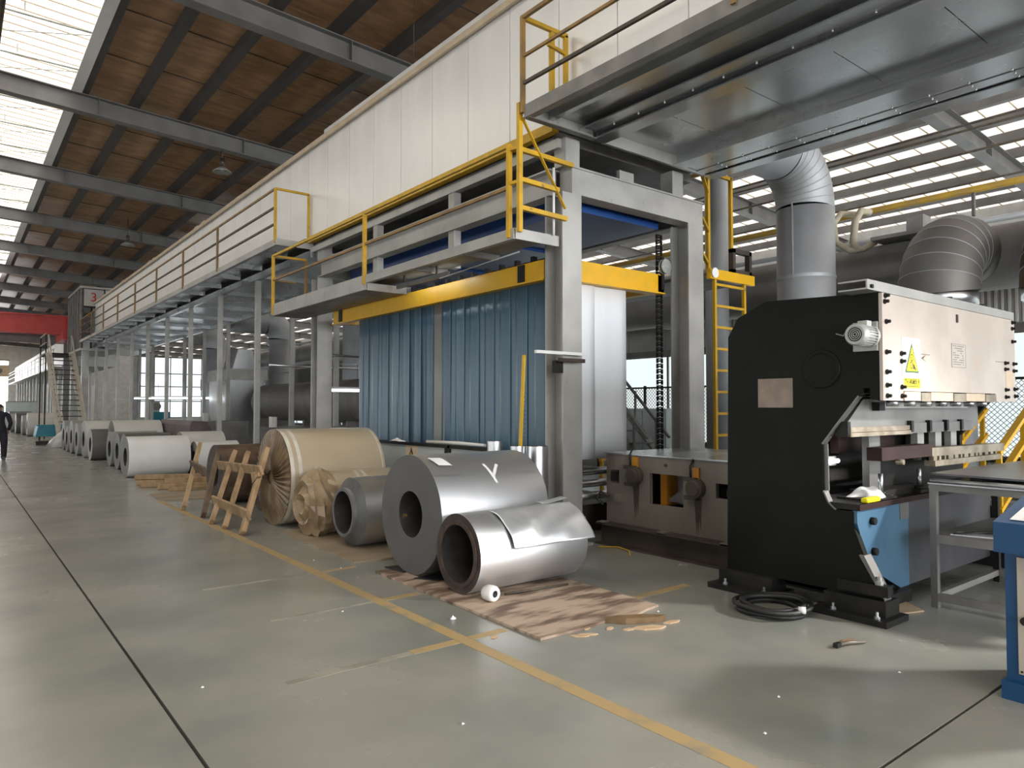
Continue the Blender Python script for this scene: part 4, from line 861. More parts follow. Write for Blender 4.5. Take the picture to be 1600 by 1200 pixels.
# bed
MB().box(5.48, 8.25, 2.645, 3.12, .80, .845).build('bed_plate', M['blackst'], pb); MB().box(5.47, 6.9, 2.640, 2.66, .80, .845).build('bed_edge', M['maroon'], pb)
MB().box(6.0, 6.95, 2.74, 2.98, .845, .90).build('tool_block', M['blackst'], pb); MB().box(6.86, 6.95, 2.70, 2.74, .80, .90).build('tool_block', M['brass'], pb)
for x, y in ((5.99, 2.72), (6.72, 2.72)):
    b = MB().cyl((x, y, .88), (x, y, 1.05), .019, n=12).build('stud', M['galv'], pb); MB().cyl((x, y, .87), (x, y, .905), .045, n=6).build('nut', M['blackst'], b); MB().box(x-.09, x+.09, y-.05, y+.06, .845, .875).build('washer_plate', M['blackst'], b)
MB().prism([(5.475, .795), (5.475, .70), (5.62, .42), (5.74, .30), (6.20, .10), (6.36, .10), (6.36, .795)], 'y', 2.665, 2.70).build('apron', M['pblue'], pb)
MB().box(6.2, 6.36, 2.66, 2.70, .66, .795).build('apron', M['pgrey'], pb)
MB().box(6.36, 8.25, 2.67, 2.72, .10, .795).build('apron', M['aprondk'], pb); MB().box(5.53, 8.25, 2.72, 3.3, .12, .78).build('bed_core', M['press'], pb)
for x, z in ((5.70, .70), (5.72, .46)): MB().cyl((x, 2.668, z), (x, 2.63, z), .03, n=10).build('apron_bolt', M['blackst'], pb)
MB().prism([(2.455, .16), (2.455, .20), (2.60, .47), (2.64, .47)], 'x', 5.44, 5.55).build('leg_edge', M['greydk'], pb)
MB().box(5.53, 5.6, 2.46, 3.8, .10, .22).build('foot_block', M['press'], pb)
for y0, y1 in ((2.38, 2.95), (3.30, 3.92)):
    f = MB().box(5.30, 5.66, y0, y1, 0, .045).build('foot_plate', M['blackst'], pb); MB().box(5.40, 5.62, y0+.05, y1-.05, .045, .16).build('foot_riser', M['blackst'], f)
    for y in (y0+.09, y1-.15): MB().lathe([(0, .022), (.018, .022), (.018, .011), (.05, .011), (.05, 0)], (5.35, y, .045), (0, 0, 1), 8, smooth=False).build('anchor_bolt', M['galv'], f)
    MB().box(8.22, 8.5, y0, y1, 0, .16).build('foot_plate', M['blackst'], pb)
MB().box(5.42, 5.50, 2.42, 2.80, .19, .27).build('foot_clamp', M['blackst'], pb); MB().lathe([(0, .03), (.03, .03), (.03, .018), (.06, .018), (.06, 0)], (5.46, 2.50, .27), (0, 0, 1), 8, smooth=False).build('anchor_bolt', M['grey'], pb)
MB().box(5.9, 6.25, 2.60, 2.70, 0, .10).build('foot_plate', M['blackst'], pb)
# things lying on the bed
tp_ = MB().box(5.60, 5.82, 2.64, 2.70, .846, .885).build('tape_measure', M['signy'], bevel=.012); tag(tp_, 'yellow tape measure on the press bed corner', 'tape measure')
o = MB().box(5.72, 6.15, 2.66, 2.95, .846, .862).build('steel_tray', M['blackst']); tag(o, 'thin black tray on the press bed under a rag', 'tray')
o = ragmesh(5.93, 2.78, .862, .17, .11, .075, 16, 8).build('rag', M['rag'], solid=.003); tag(o, 'crumpled white rag on the black tray on the press bed', 'rag')
# table in front of the press
tb = thing('work_table', (7, 2, 0), 'grey steel work table with lower shelf in front of the press', 'table')
for x, y in ((6.2, 2.40), (7.55, 2.40), (6.2, 1.05), (7.55, 1.05)): MB().box(x-.025, x+.025, y-.025, y+.025, 0, .98).build('leg', M['pgrey'] if (x, y) != (7.55, 2.40) else M['blackst'], tb)
for z, n in ((.955, 'top_rail'), (.545, 'shelf_rail'), (.085, 'foot_rail')):
    for x in (6.2, 7.55): MB().bar((x, 1.07, z), (x, 2.38, z), .045, .06).build(n, M['greydk'], tb)
    for y in (2.40, 1.05): MB().bar((6.22, y, z), (7.53, y, z), .045, .05).build(n, M['greydk'], tb)
MB().box(6.16, 7.6, 1.02, 2.43, .98, .99).build('table_top', M['galvdk'], tb); MB().box(6.18, 7.57, 1.04, 2.42, .57, .58).build('shelf', M['greydk'], tb); MB().tube([(6.19, 1.1, 1.005), (6.19, 2.42, 1.005)], .018, 10).build('table_lip', M['galv'], tb)
o = MB().prism([(6.30, 1.2), (8.6, 1.1), (8.6, 2.5), (6.45, 2.52)], 'z', 1.03, 1.045).build('steel_sheet', M['dsheet']); tag(o, 'thin dark rolled steel sheet lying on top of the work table', 'sheet')
for k, y in enumerate((1.5, 2.2)): o = MB().box(6.5, 7.5, y-.04, y+.04, .99, 1.03).build('packing_strip', M['blackst']); tag(o, ['dark packing strip under the near edge of the table sheet', 'dark packing strip under the table sheet next to the press'][k], 'strip', 'packing strips')
o = MB().tube([(6.25, 2.28, .59), (6.5, 2.1, .60), (6.9, 2.05, .60), (7.1, 1.5, .60), (6.9, 1.25, .595)], .010, 6).build('black_cable', M['black']); tag(o, 'black cable lying on the table shelf', 'cable')
o = ragmesh(6.62, 1.82, .58, .18, .26, .09, 16, 12).build('plastic_bag', M['rag'], solid=.002); tag(o, 'crumpled white plastic bag on the table shelf', 'bag')
o = MB().prism([(6.24, 2.30), (6.32, 1.95), (6.46, 1.98), (6.42, 2.30)], 'z', .581, .588).build('foil_strip', M['foil']); tag(o, 'bright metal offcut on the table shelf beside the leg', 'offcut')
# blue control cabinet
cc = thing('control_cabinet', (4.95, 1.15, 0), 'blue control cabinet with beige door at the right edge', 'cabinet')
MB().box(4.60, 5.25, .84, 1.425, .10, .80).build('body', M['cabblue'], cc); MB().box(4.56, 5.3, .80, 1.44, 0, .10).build('plinth', M['cabblue'], cc)
MB().prism([(4.53, .80), (5.30, .80), (5.30, 1.12), (4.53, .965)], 'y', .80, 1.455).build('console', M['cabblue'], cc)
dr = MB().box(4.588, 4.60, .90, 1.365, .145, .775).build('door', M['beige'], cc); MB().cyl((4.59, 1.35, .16), (4.583, 1.35, .16), .006, n=8).build('hinge_pin', M['blackst'], dr)
MB().cyl((4.59, 1.325, .44), (4.555, 1.325, .44), .022, n=16).build('door_knob', M['blackst'], dr)
a = math.atan2(.155, .77)
def onc(x, h): return .965+(x-4.53)*math.tan(a)+h
MB().add([(4.58, .86, onc(4.58, .003)), (4.58, 1.39, onc(4.58, .003)), (5.2, 1.39, onc(5.2, .003)), (5.2, .86, onc(5.2, .003))], [(0, 1, 2, 3)]).build('panel_face', M['paper'], cc, solid=.003)
for k, (x, y, m) in enumerate(((4.68, 1.28, 'green'), (4.68, 1.16, 'red'), (4.82, 1.28, 'green'), (4.82, 1.16, 'black'))): MB().cyl((x, y, onc(x, 0)), (x-.006, y, onc(x, .03)), .022, n=16).build('push_button', M[m], cc)

# ================================================================== LEVELLER (low machine in the near portal)
lm = thing('leveller', (6.9, 5, 0), 'low oily taupe machine with square opening between press and near portal', 'machine')
mb = MB(); X = 6.1
ys_ = [4.0, 4.24, 4.42, 4.81, 5.27, 5.73, 5.93]
pan = lambda y0, y1, z0, z1: mb.box(X, X+.05, y0, y1, z0, z1)
pan(4.0, 4.81, .25, .53); pan(4.81, 5.27, .25, .52); pan(5.27, 5.93, .25, .53); pan(4.0, 5.93, .86, 1.045); pan(4.0, 4.20, .53, .86); pan(4.40, 4.81, .53, .86); pan(5.27, 5.73, .53, .86); pan(4.20, 4.40, .53, .67); pan(4.2, 4.4, .82, .86); pan(5.73, 5.93, .53, .71); pan(5.86, 5.93, .71, .86)
mb.build('side_plate', M['taupe'], lm)
MB().box(7.55, 7.6, 4.0, 5.85, .25, 1.045).build('side_plate', M['taupe'], lm); MB().box(6.08, 7.62, 4.0, 5.95, 1.045, 1.06).build('top_plate', M['galvdk'], lm)
MB().box(6.16, 7.55, 5.80, 5.85, .26, 1.04).build('end_plate', M['taupe'], lm)
MB().box(6.45, 6.5, 4.82, 5.26, .50, .9).build('inner_plate', M['greydk'], lm)
MB().cyl((6.5, 5.12, .70), (7.55, 5.12, .70), .07, n=24).build('roller', M['brownst'], lm); MB().box(6.26, 6.44, 5.16, 5.25, .50, .90).build('guard_plate', M['orange'], lm); MB().cyl((6.2, 4.3, .72), (7.5, 4.3, .72), .05, n=20).build('roller', M['brownst'], lm)
for y, z in ((5.47, .72), (4.62, .65)): MB().prism([(y-.05, z), (y+.05, z), (y+.035, z-.18), (y+.02, z-.40), (y+.012, z-.22), (y, z-.38), (y-.015, z-.20), (y-.03, z-.34)], 'x', 6.0985, 6.101).build('oil_stain', M['brownst'], lm)
MB().prism([(4.84, .54), (5.2, .54), (4.84, .80)], 'x', 6.3, 6.42).build('chute', M['pgrey'], lm)
for y, z in ((5.46, .82), (4.62, .75)):
    m_ = MB().lathe([(0, .10), (.08, .10), (.08, .085), (.11, .075), (.11, 0)], (6.1, y, z), (-1, 0, 0), 28).build('flange_motor', M['brownst'], lm); MB().box(6.03, 6.09, y-.02, y+.14, z+.07, z+.11).build('ear', M['brownst'], m_); MB().box(6.03, 6.09, y-.02, y+.13, z-.12, z-.08).build('ear', M['brownst'], m_)
    MB().box(6.075, 6.10, y-.03, y+.05, z+.09, z+.21).build('yellow_bracket', M['orange'], m_)
    MB().tube([(6.06, y+.06, z+.11), (6.07, y+.08, z+.22), (6.09, y+.05, z+.30)], .012, 6).build('cable', M['black'], m_)
MB().box(6.085, 6.10, 5.76, 5.85, .73, .84).build('terminal_frame', M['blackst'], lm)
MB().tube([(6.06, 5.85, .55), (6.02, 5.95, .60), (6.0, 6.0, .52), (6.03, 5.92, .45)], .016, 6).build('cable', M['black'], lm)
MB().box(6.06, 6.10, 5.70, 5.78, .50, .58).build('junction_box', M['taupe'], lm)
MB().cyl((6.1, 5.04, .96), (6.085, 5.04, .96), .018, n=12).build('bolt', M['brownst'], lm)
MB().ibeam((6.06, 3.95, .125), (6.06, 5.97, .125), .22, .25, .02, .02).build('base_beam', M['brownst'], lm); MB().ibeam((7.48, 3.95, .125), (7.48, 5.85, .125), .26, .25, .02, .02).build('base_beam', M['brownst'], lm)
for y in (4.15, 4.95, 5.85): MB().box(5.95, 6.05, y, y+.10, .235, .262).build('shim', M['taupe'], lm)
MB().lathe([(0, .03), (.02, .03), (.02, .016), (.05, .016), (.05, 0)], (5.98, 4.12, .25), (0, 0, 1), 8, smooth=False).build('anchor_bolt', M['galv'], lm)

# ================================================================== DUCTS AND PIPES ON THE RIGHT
def elbow(c0, r, R, a0, a1, plane, n=9):
    pts = []
    for i in range(n+1):
        a = lerp(a0, a1, i/n); pts.append(V(c0)+V((R*math.cos(a), 0, R*math.sin(a))) if plane == 'xz' else V(c0)+V((0, R*math.cos(a), R*math.sin(a))))
    return pts
vd = thing('vertical_duct', (10.75, 6, 0), 'bright vertical duct with elbow rising behind the press', 'duct')
r = .44; MB().cyl((10.75, 6, 0), (10.75, 6, 4.75), r, n=40).build('duct_pipe', M['duct'], vd)
pts = elbow((9.95, 6, 4.75), r, .8, 0, math.pi/2, 'xz', 8)
gores(pts, r, 'duct', vd, band='duct')
MB().cyl((9.95, 6, 5.55), (8.22, 6, 5.55), r, n=40).build('duct_pipe', M['duct'], vd)
for z in (3.05, 3.62): MB().lathe([(0, r+.004), (.03, r+.012), (.06, r+.004)], (10.75, 6, z), (0, 0, 1), 40).build('seam_band', M['duct'], vd)
MB().box(10.3, 10.32, 5.96, 5.98, 3.6, 4.9).build('lock_seam', M['duct'], vd)
hdct = thing('main_duct', (12.5, 8, 3.4), 'long dark horizontal duct running along the dividing wall', 'duct')
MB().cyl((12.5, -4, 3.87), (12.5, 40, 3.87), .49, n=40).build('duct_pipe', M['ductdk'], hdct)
y = -3
while y < 40: MB().lathe([(0, .492), (.02, .502), (.05, .492)], (12.5, y, 3.87), (0, 1, 0), 40).build('seam_band', M['ductdk'], hdct); y += 2.4
y = -2
while y < 38:
    h = MB().box(12.0, 13.78, y, y+.06, 3.28, 3.36).build('support_bracket', M['greydk'], hdct); y += 4.0
def fat_elbow(x, y, m, label):
    ed = thing('elbow_duct', (x, y, 0), label, 'duct')
    MB().cyl((x, y, 0), (x, y, 3.02), .44, n=40).build('duct_pipe', M['duct'], ed); MB().cyl((x, y, 3.02), (x, y, 3.20), .49, n=40).build('flexible_collar', M['alu'], ed)
    pts = [V((x+.72-.72*math.cos(a), y, 3.2+.72*math.sin(a))) for a in [math.pi/2*i/7 for i in range(8)]]
    gores(pts, .51, m, ed, band='duct')
    MB().cyl((x+.72, y, 3.92), (x+1.1, y, 3.90), .50, .47, n=40).build('duct_pipe', M[m], ed)
fat_elbow(11.0, 4.15, 'ductdk', 'fat ribbed elbow duct rising above the pale press panel'); fat_elbow(11.35, 2.75, 'rust', 'rust brown elbow duct cut off by the right edge')
pp = thing('upper_pipe', (12.9, 8, 4.62), 'slim grey pipe running above the dark main duct', 'pipe'); MB().cyl((12.9, -3, 4.56), (12.9, 40, 4.56), .05, n=14).build('pipe_run', M['duct'], pp)
pp = thing('gas_pipe', (12.6, 8, 4.98), 'yellow pipe running under the right roof lights', 'pipe'); MB().cyl((12.6, -3, 5.02), (12.6, 30, 5.02), .055, n=14).build('pipe_run', M['pipey'], pp); 
y = -2
while y < 30: MB().box(12.57, 12.63, y, y+.04, 4.6, 4.97).build('pipe_support', M['greydk'], pp); y += 3.1
lg = thing('lagged_hose', (12.2, 6.2, 4.3), 'pale lagged hose loop hanging over the dark main duct', 'hose')
MB().tube([(12.45, 6.0, 4.98), (12.2, 6.15, 4.98), (12.05, 6.2, 4.8), (12.02, 6.15, 4.45), (12.1, 5.95, 4.28), (12.2, 5.75, 4.30), (12.3, 5.6, 4.40)], .055, 10).build('hose_body', M['lag'], lg); MB().tube([(12.42, 5.75, 4.96), (12.2, 5.8, 4.95), (12.1, 5.85, 4.75), (12.08, 5.88, 4.4), (12.15, 5.85, 4.3)], .06, 10).build('hose_body', M['lag'], lg)
jb = thing('cable_tray', (12.3, 5, 4.36), 'grey junction box on a short tray above the main duct', 'box'); MB().box(12.0, 12.5, 4.4, 5.55, 4.36, 4.42).build('tray', M['grey'], jb); MB().box(12.05, 12.35, 4.75, 5.0, 4.42, 4.66).build('box_body', M['grey'], jb)
for k, (z, x) in enumerate(((6.9, 15.2), (7.15, 15.6), (6.4, 15.0), (6.65, 18), (6.2, 17))):
    o = MB().cyl((x, -3, z), (x, 40, z), .025, n=6).build('conduit', M['rail']); tag(o, 'thin dark conduit strung under the right-hand roof lights', 'conduit', 'roof conduits')
sv = thing('service_riser', (11.6, 8.2, 0), 'slim grey vertical pipe behind the small yellow ladder platform', 'pipe'); MB().cyl((11.6, 8.3, 0), (11.6, 8.3, 7.2), .22, n=24).build('pipe_body', M['duct'], sv)
# chain link fence by the dividing wall
cf = thing('chain_link_fence', (13.3, 8, 0), 'black framed chain link fence before the glazed dividing wall', 'fence')
mb = MB(); zz0, zz1 = .45, 2.05
for y in [2+1.6*i for i in range(9)]: MB().box(13.28, 13.33, y, y+.05, 0, 2.1).build('fence_post', M['blackst'], cf)
for z in (zz0, 2.05): MB().box(13.285, 13.325, 2, 14.8, z-.02, z+.02).build('fence_rail', M['blackst'], cf)
H = zz1-zz0; k = -H
while k < 12.8:
    for s in (1, -1):
        a, b = (k, k+H); t0 = max(0, -a)/H; t1 = min(1, (12.8-a)/H)
        if t1 > t0:
            za, zb = zz0+t0*H, zz0+t1*H
            if s < 0: za, zb = zz1-t0*H, zz1-t1*H
            mb.bar((13.30+.004*s, 2+a+t0*H, za), (13.30+.004*s, 2+a+t1*H, zb), .007)
    k += .085
o = mb.build('wire_mesh', M['rail'], cf); o['kind'] = 'stuff'
# dark stair behind the portal, yellow stair right of the press
st = thing('service_stair', (11.4, 11, 0), 'dark steel stair seen through the near portal', 'stair')
for x in (11.1, 11.8):
    MB().bar((x, 12.0, 2.6), (x, 9.65, .3), .05, .2, up=(1, 0, 0)).build('stringer', M['greydk'], st); MB().bar((x, 12.0, 3.25), (x, 9.65, .95), .05).build('handrail', M['greydk'], st)
    for t in (.1, .35, .6, .85): y, z = lerp(12.0, 9.65, t), lerp(2.6, .3, t); MB().box(x-.02, x+.02, y-.02, y+.02, z, z+.72).build('baluster', M['greydk'], st)
for k in range(9): t = k/9; MB().box(11.13, 11.78, lerp(12.0, 9.65, t)-.12, lerp(12.0, 9.65, t)+.12, lerp(2.6, .3, t), lerp(2.6, .3, t)+.03).build('tread', M['greydk'], st)
MB().box(11.1, 11.8, 12.0, 13.4, 2.6, 2.66).build('landing', M['greydk'], st)
for x in (11.12, 11.78): MB().box(x-.04, x+.04, 13.2, 13.28, 0, 2.6).build('leg', M['greydk'], st)
ys2 = thing('yellow_stair', (10, 2.9, 0), 'yellow stair rails rising to the right behind the press', 'stair')
for y in (2.85, 3.5):
    for z in (1.38, 1.08, .75): MB().bar((9.05, y, z-.30), (10.7, y, z+.48), .05, .07, up=(0, 1, 0)).build('stair_rail', M['yellowb'], ys2)
    for x in (9.1, 9.9, 10.6): MB().box(x-.025, x+.025, y-.025, y+.025, 0, 1.05+(x-9.05)*.475).build('stair_post', M['yellow'], ys2)
for k in range(6): MB().box(9.2+.25*k, 9.42+.25*k, 2.88, 3.47, .12+.12*k, .15+.12*k).build('tread', M['greydk'], ys2)
cbn = thing('grey_cabinet', (12.6, 11.4, 0), 'grey green electrical cabinet before the chain link fence', 'cabinet'); MB().box(12.85, 13.2, 10.6, 12.0, 0, 1.55).build('cabinet_body', M['screen'], cbn); MB().box(12.83, 12.85, 10.65, 11.29, .1, 1.5).build('cabinet_door', M['screen'], cbn); MB().box(12.83, 12.85, 11.31, 11.95, .1, 1.5).build('cabinet_door', M['screen'], cbn)
gr = thing('guard_rail', (11, 11, 0), 'low yellow guard rail behind the leveller', 'rail'); MB().bar((9.3, 9.2, .62), (11.5, 10.6, .62), .06).build('rail_bar', M['yellow'], gr)
for t in (.05, .95): MB().box(lerp(9.3, 11.5, t)-.03, lerp(9.3, 11.5, t)+.03, lerp(9.2, 10.6, t)-.03, lerp(9.2, 10.6, t)+.03, 0, .65).build('rail_post', M['yellow'], gr)
bx = thing('blower_box', (9.4, 4.6, 0), 'grey blower housing behind the press', 'machine'); MB().box(8.9, 9.9, 4.1, 5.3, 0, 1.2).build('housing', M['ductdk'], bx); MB().lathe([(0, 0), (0, .45), (.5, .45), (.5, 0)], (9.15, 4.7, 1.55), (1, 0, 0), 32).build('fan_scroll', M['ductdk'], bx)
pl_ = thing('press_lamp', (5.8, 3.1, 1.1), 'lit lamp strip seen through the press throat', 'lamp'); MB().cyl((5.56, 3.10, 1.13), (6.04, 3.10, 1.13), .018, n=12).build('tube', M['lamp'], pl_); MB().box(5.54, 6.06, 3.125, 3.15, 1.09, 1.17).build('fitting', M['grey'], pl_)
fl = thing('flood_lamp', (8.6, -1.0, 3.3), 'slim flood lamp on a post lighting the press front from the right', 'lamp')
MB().box(8.55, 8.65, -1.05, -.95, 0, 3.5).build('post', M['grey'], fl); MB().box(8.1, 8.5, -1.3, -.7, 3.42, 3.5).build('lamp_housing', M['grey'], fl); MB().box(8.5, 8.6, -1.03, -.97, 3.44, 3.5).build('lamp_arm', M['grey'], fl)
la = bpy.data.lights.new('flood_light', 'SPOT'); la.shadow_soft_size = .22; la.spot_size = math.radians(54); la.spot_blend = .6; la.energy = FLOOD; la.color = (1.0, .97, .93)
lo_ = bpy.data.objects.new('flood_light', la); C.objects.link(lo_); lo_.location = (8.3, -1.0, 3.38); lo_.rotation_euler = (V((5.25, 2.0, 0.0))-V((8.3, -1.0, 3.41))).to_track_quat('-Z', 'Y').to_euler(); lo_.parent = fl; lo_.matrix_parent_inverse = Matrix.Translation(-wloc(fl))
# ================================================================== BACKGROUND BETWEEN THE OVEN LEGS
def vduct(x, y, r, z1, m, label, elb=True, z0=0):
    t = thing('riser_duct', (x, y, z0), label, 'duct'); MB().cyl((x, y, z0), (x, y, z1), r, n=32).build('duct_pipe', M[m], t)
    for z in (z0+.9, z0+1.9, z0+2.9):
        if z < z1: MB().lathe([(0, r+.003), (.02, r+.012), (.05, r+.003)], (x, y, z), (0, 0, 1), 32).build('seam_band', M[m], t)
    if elb:
        pts = elbow((x-.7, y, z1), r, .7, 0, math.pi/2, 'xz', 6)
        gores(pts, r, m, t, n=28)
        MB().cyl((x-.7, y, z1+.7), (8.23, y, z1+.7), r, n=32).build('duct_pipe', M[m], t)
    return t
vduct(10.2, 21.0, .45, 4.3, 'duct', 'shiny riser duct just left of the blue strip curtain')
vduct(10.2, 27.6, .50, 4.2, 'duct', 'shiny riser duct behind the boxy air heater', True)
vduct(9.5, 34.0, .50, 4.2, 'duct', 'slim bright riser duct next to the glazed partition')
ah = thing('air_heater', (8.4, 27, 0), 'tall pale metal air heater box among the oven legs', 'machine')
MB().box(7.75, 9.0, 26.0, 28.6, .15, 2.55).build('heater_body', M['galv'], ah); MB().box(7.7, 9.05, 25.9, 28.7, 2.55, 2.95).build('heater_top', M['grey'], ah); MB().box(7.70, 7.75, 26.2, 28.4, .3, 2.4).build('access_door', M['galv'], ah); MB().prism([(8.0, 2.95), (8.9, 2.95), (8.7, 3.7), (8.2, 3.7)], 'y', 26.6, 27.8).build('transition', M['galv'], ah); MB().box(7.7, 9.05, 25.9, 28.7, 0, .15).build('plinth', M['greydk'], ah)
tk = thing('air_drum', (8.9, 21, 0), 'long grey drum lying behind the far portal column', 'machine')
MB().cyl((8.9, 17.0, 1.75), (8.9, 25.4, 1.75), .62, n=40).build('drum_shell', M['ductdk'], tk)
for y in (17.6, 20.6, 24.5): MB().box(8.3, 9.5, y, y+.12, 0, 1.2).build('cradle', M['greydk'], tk); MB().lathe([(0, .622), (.02, .635), (.06, .622)], (8.9, y, 1.75), (0, 1, 0), 40).build('band', M['ductdk'], tk)
hd2 = thing('header_duct', (11.4, 28, 2.5), 'dark square header duct crossing behind the oven legs', 'duct'); MB().prism([(10.9, 2.5), (11.9, 2.5), (11.9, 3.4), (10.9, 3.1)], 'y', 14.5, 42).build('duct_body', M['ductdk'], hd2)
for y in (16, 24, 32, 38.5): MB().box(11.3, 11.42, y, y+.12, 0, 2.5).build('support_post', M['greydk'], hd2)
fn_ = thing('belt_fan', (8.1, 15.6, 0), 'round dark fan with spoked wheel low behind the far portal', 'machine'); MB().lathe([(0, 0), (0, .5), (.35, .5), (.35, 0)], (7.9, 15.6, .75), (1, 0, 0), 32).build('fan_scroll', M['greydk'], fn_); MB().tube([(7.86, 15.6+.42*math.cos(a), .75+.42*math.sin(a)) for a in [2*math.pi*i/24 for i in range(24)]], .03, 8, True).build('wheel_rim', M['rail'], fn_)
for k in range(6): a = math.pi*k/6; MB().bar((7.86, 15.6-.42*math.cos(a), .75-.42*math.sin(a)), (7.86, 15.6+.42*math.cos(a), .75+.42*math.sin(a)), .03).build('spoke', M['rail'], fn_)
MB().box(7.9, 8.25, 15.2, 16, 0, .3).build('base', M['brownst'], fn_)
for k, (x, y, z0, z1) in enumerate(((7.2, 13.9, .3, 1.15), (7.1, 16.5, .3, 1.1), (7.2, 22.3, .3, 1.15))):
    m_ = thing('roller_machine', (x-.6, y, 0), ['dark roller frame behind the largest wrapped roll', 'dark roller frame behind the first oven leg', 'dark roller frame beside the air heater'][k], 'machine')
    MB().box(6.0, x, y-.05, y, 0, z1).build('side_frame', M['greydk'], m_); MB().box(6.0, x, y+1.1, y+1.15, 0, z1).build('side_frame', M['greydk'], m_)
    for q in range(4): MB().cyl((6.15+.28*q, y, z0+.2+.16*q), (6.15+.28*q, y+1.1, z0+.2+.16*q), .055, n=16).build('roller', M['alu'], m_)
    MB().box(5.98, 6.1, y+.3, y+.5, z1, z1+.25).build('control_box', M['ccoil'], m_)
for k, (y, x0, x1, z) in enumerate(((36.0, 5.7, 9.8, 1.9), (16.2, 5.7, 10.2, 2.55), (13.7, 5.9, 10, 2.65))):
    o = MB().cyl((x0, y, z), (x1, y+1.5, z+.06), .025, n=8).build('handling_pipe', M['galv']); tag(o, ['thin bright pipe crossing low behind the oven legs', 'thin bright pipe crossing at mid height behind the oven legs', 'thin bright pipe crossing beside the far portal column'][k], 'pipe')
o = MB().cyl((11.4, 14.5, 3.36), (11.4, 42, 3.36), .09, n=12).build('steam_pipe', M['duct']); tag(o, 'long bright pipe running above the square header duct', 'pipe')
# fluorescent lamps
def lamp(x, y, z, L, ang, label):
    t = thing('fluorescent_lamp', (x, y, z), label, 'lamp'); d = V((math.cos(ang), math.sin(ang), 0))*L/2; c = V((x, y, z))
    MB().cyl(c-d, c+d, .03, n=12).build('tube', M['lamp'], t); MB().bar(c-d+V((0, 0, .05)), c+d+V((0, 0, .05)), .08, .05).build('fitting', M['paper'], t)
    for s in (-.8, .8): MB().cyl(c+d*s+V((0, 0, .07)), c+d*s+V((0, 0, .6)), .006, n=6).build('hanger', M['rail'], t)
    return t
lamp(7.0, 15.2, 1.97, .9, -.3, 'lit fluorescent tube just left of the blue strip curtain')
lamp(7.2, 30.2, 1.93, 2.4, -.6, 'lit fluorescent tube behind the oven legs before the glazed partition'); lamp(7.2, 33.6, 1.95, 2.4, -.6, 'further lit fluorescent tube behind the oven legs before the glazed partition')
# bottles of machinery in front of the partition
pq = thing('green_machine', (9.3, 42, 0), 'small green machine low before the glazed partition', 'machine'); MB().box(8.4, 9.3, 41.8, 43.3, 0, 1.3).build('machine_body', M['teal'], pq); MB().box(8.5, 8.8, 41.8, 42, 1.3, 1.9).build('machine_head', M['screen'], pq); MB().cyl((8.65, 41.8, 1.6), (8.65, 41.7, 1.6), .2, n=16).build('hand_wheel', M['greydk'], pq)
wtb = thing('white_bench', (10.6, 40.5, 0), 'long white bench below the glazed partition', 'bench'); MB().box(8.9, 12.4, 40, 41, .75, .95).build('bench_top', M['paper'], wtb)
for x in (9, 12.3):
    for y in (40.05, 40.95): MB().box(x-.05, x+.05, y-.05, y+.05, 0, .75).build('leg', M['greydk'], wtb)
# ================================================================== CABIN, STAIR, CRANE AND THE FAR LINE
cbn = thing('control_cabin', (5.2, 42.7, 4.4), 'dark ribbed cabin at the end of the white oven with a red number 3', 'cabin')
MB().box(4.86, 6.6, 40.3, 45.0, 4.35, 4.46).build('floor_frame', M['grey'], cbn); MB().box(4.84, 6.6, 40.3, 45.0, 7.42, 7.52).build('roof', M['grey'], cbn)
MB().box(4.92, 5.0, 40.35, 45, 4.46, 7.42).build('side_wall', M['rail'], cbn)
for k in range(6): MB().box(4.84, 4.92, 40.36+.9*k, 40.46+.9*k, 4.46, 7.42).build('rib', M['pgrey'], cbn)
MB().box(5.0, 5.9, 40.36, 40.40, 6.55, 7.38).build('front_sign_panel', M['ccoil'], cbn); MB().box(5.0, 5.9, 40.32, 40.44, 6.48, 6.55).build('lintel', M['blackst'], cbn); MB().box(5.86, 5.92, 40.32, 40.44, 4.46, 7.42).build('door_post', M['blackst'], cbn); MB().box(5.3, 5.38, 40.34, 40.42, 4.46, 6.5).build('door_post', M['blackst'], cbn)
MB().box(5.4, 5.9, 40.8, 40.84, 4.5, 6.5).build('window_glass', M['screen'], cbn); MB().box(5.92, 8.1, 40.4, 45, 4.46, 7.4).build('oven_end_box', M['white'], cbn)
text('3', .62, (5.42, 40.345, 6.98), (math.pi/2, 0, 0), M['redtxt'], cbn, 'number')
for x in (5.0, 7.9):
    for y in (40.6, 44.6): MB().box(x, x+.3, y, y+.3, 0, 4.35).build('leg', M['grey'], cbn)
stx = thing('steel_stair', (4.2, 38.5, 0), 'steep steel stair with handrails up to the dark cabin', 'stair')
for x in (3.72, 4.70):
    MB().bar((x, 36.2, 0), (x, 42, 4.25), .06, .22, up=(1, 0, 0)).build('stringer', M['glass'], stx); MB().bar((x, 36.4, 1.0), (x, 42, 5.15), .06).build('handrail', M['glass'], stx)
    for t in (.05, .3, .55, .8, 1): y, z = lerp(36.2, 42, t), lerp(.05, 4.25, t); MB().box(x-.02, x+.02, y-.02, y+.02, z, z+.95).build('baluster', M['glass'], stx)
for k in range(17): t = (k+.6)/17.2; MB().box(3.75, 4.67, lerp(36.2, 42, t)-.13, lerp(36.2, 42, t)+.13, 4.25*t, 4.25*t+.035).build('tread', M['blackst'], stx)
MB().box(3.6, 4.84, 42, 44.9, 4.2, 4.28).build('landing', M['blackst'], stx)
for z in (4.75, 5.2): MB().box(3.6, 3.64, 42, 44.9, z, z+.04).build('landing_rail', M['glass'], stx)
for y in (42.1, 44.8): MB().box(3.6, 3.66, y, y+.05, 0, 5.2).build('landing_post', M['blackst'], stx)
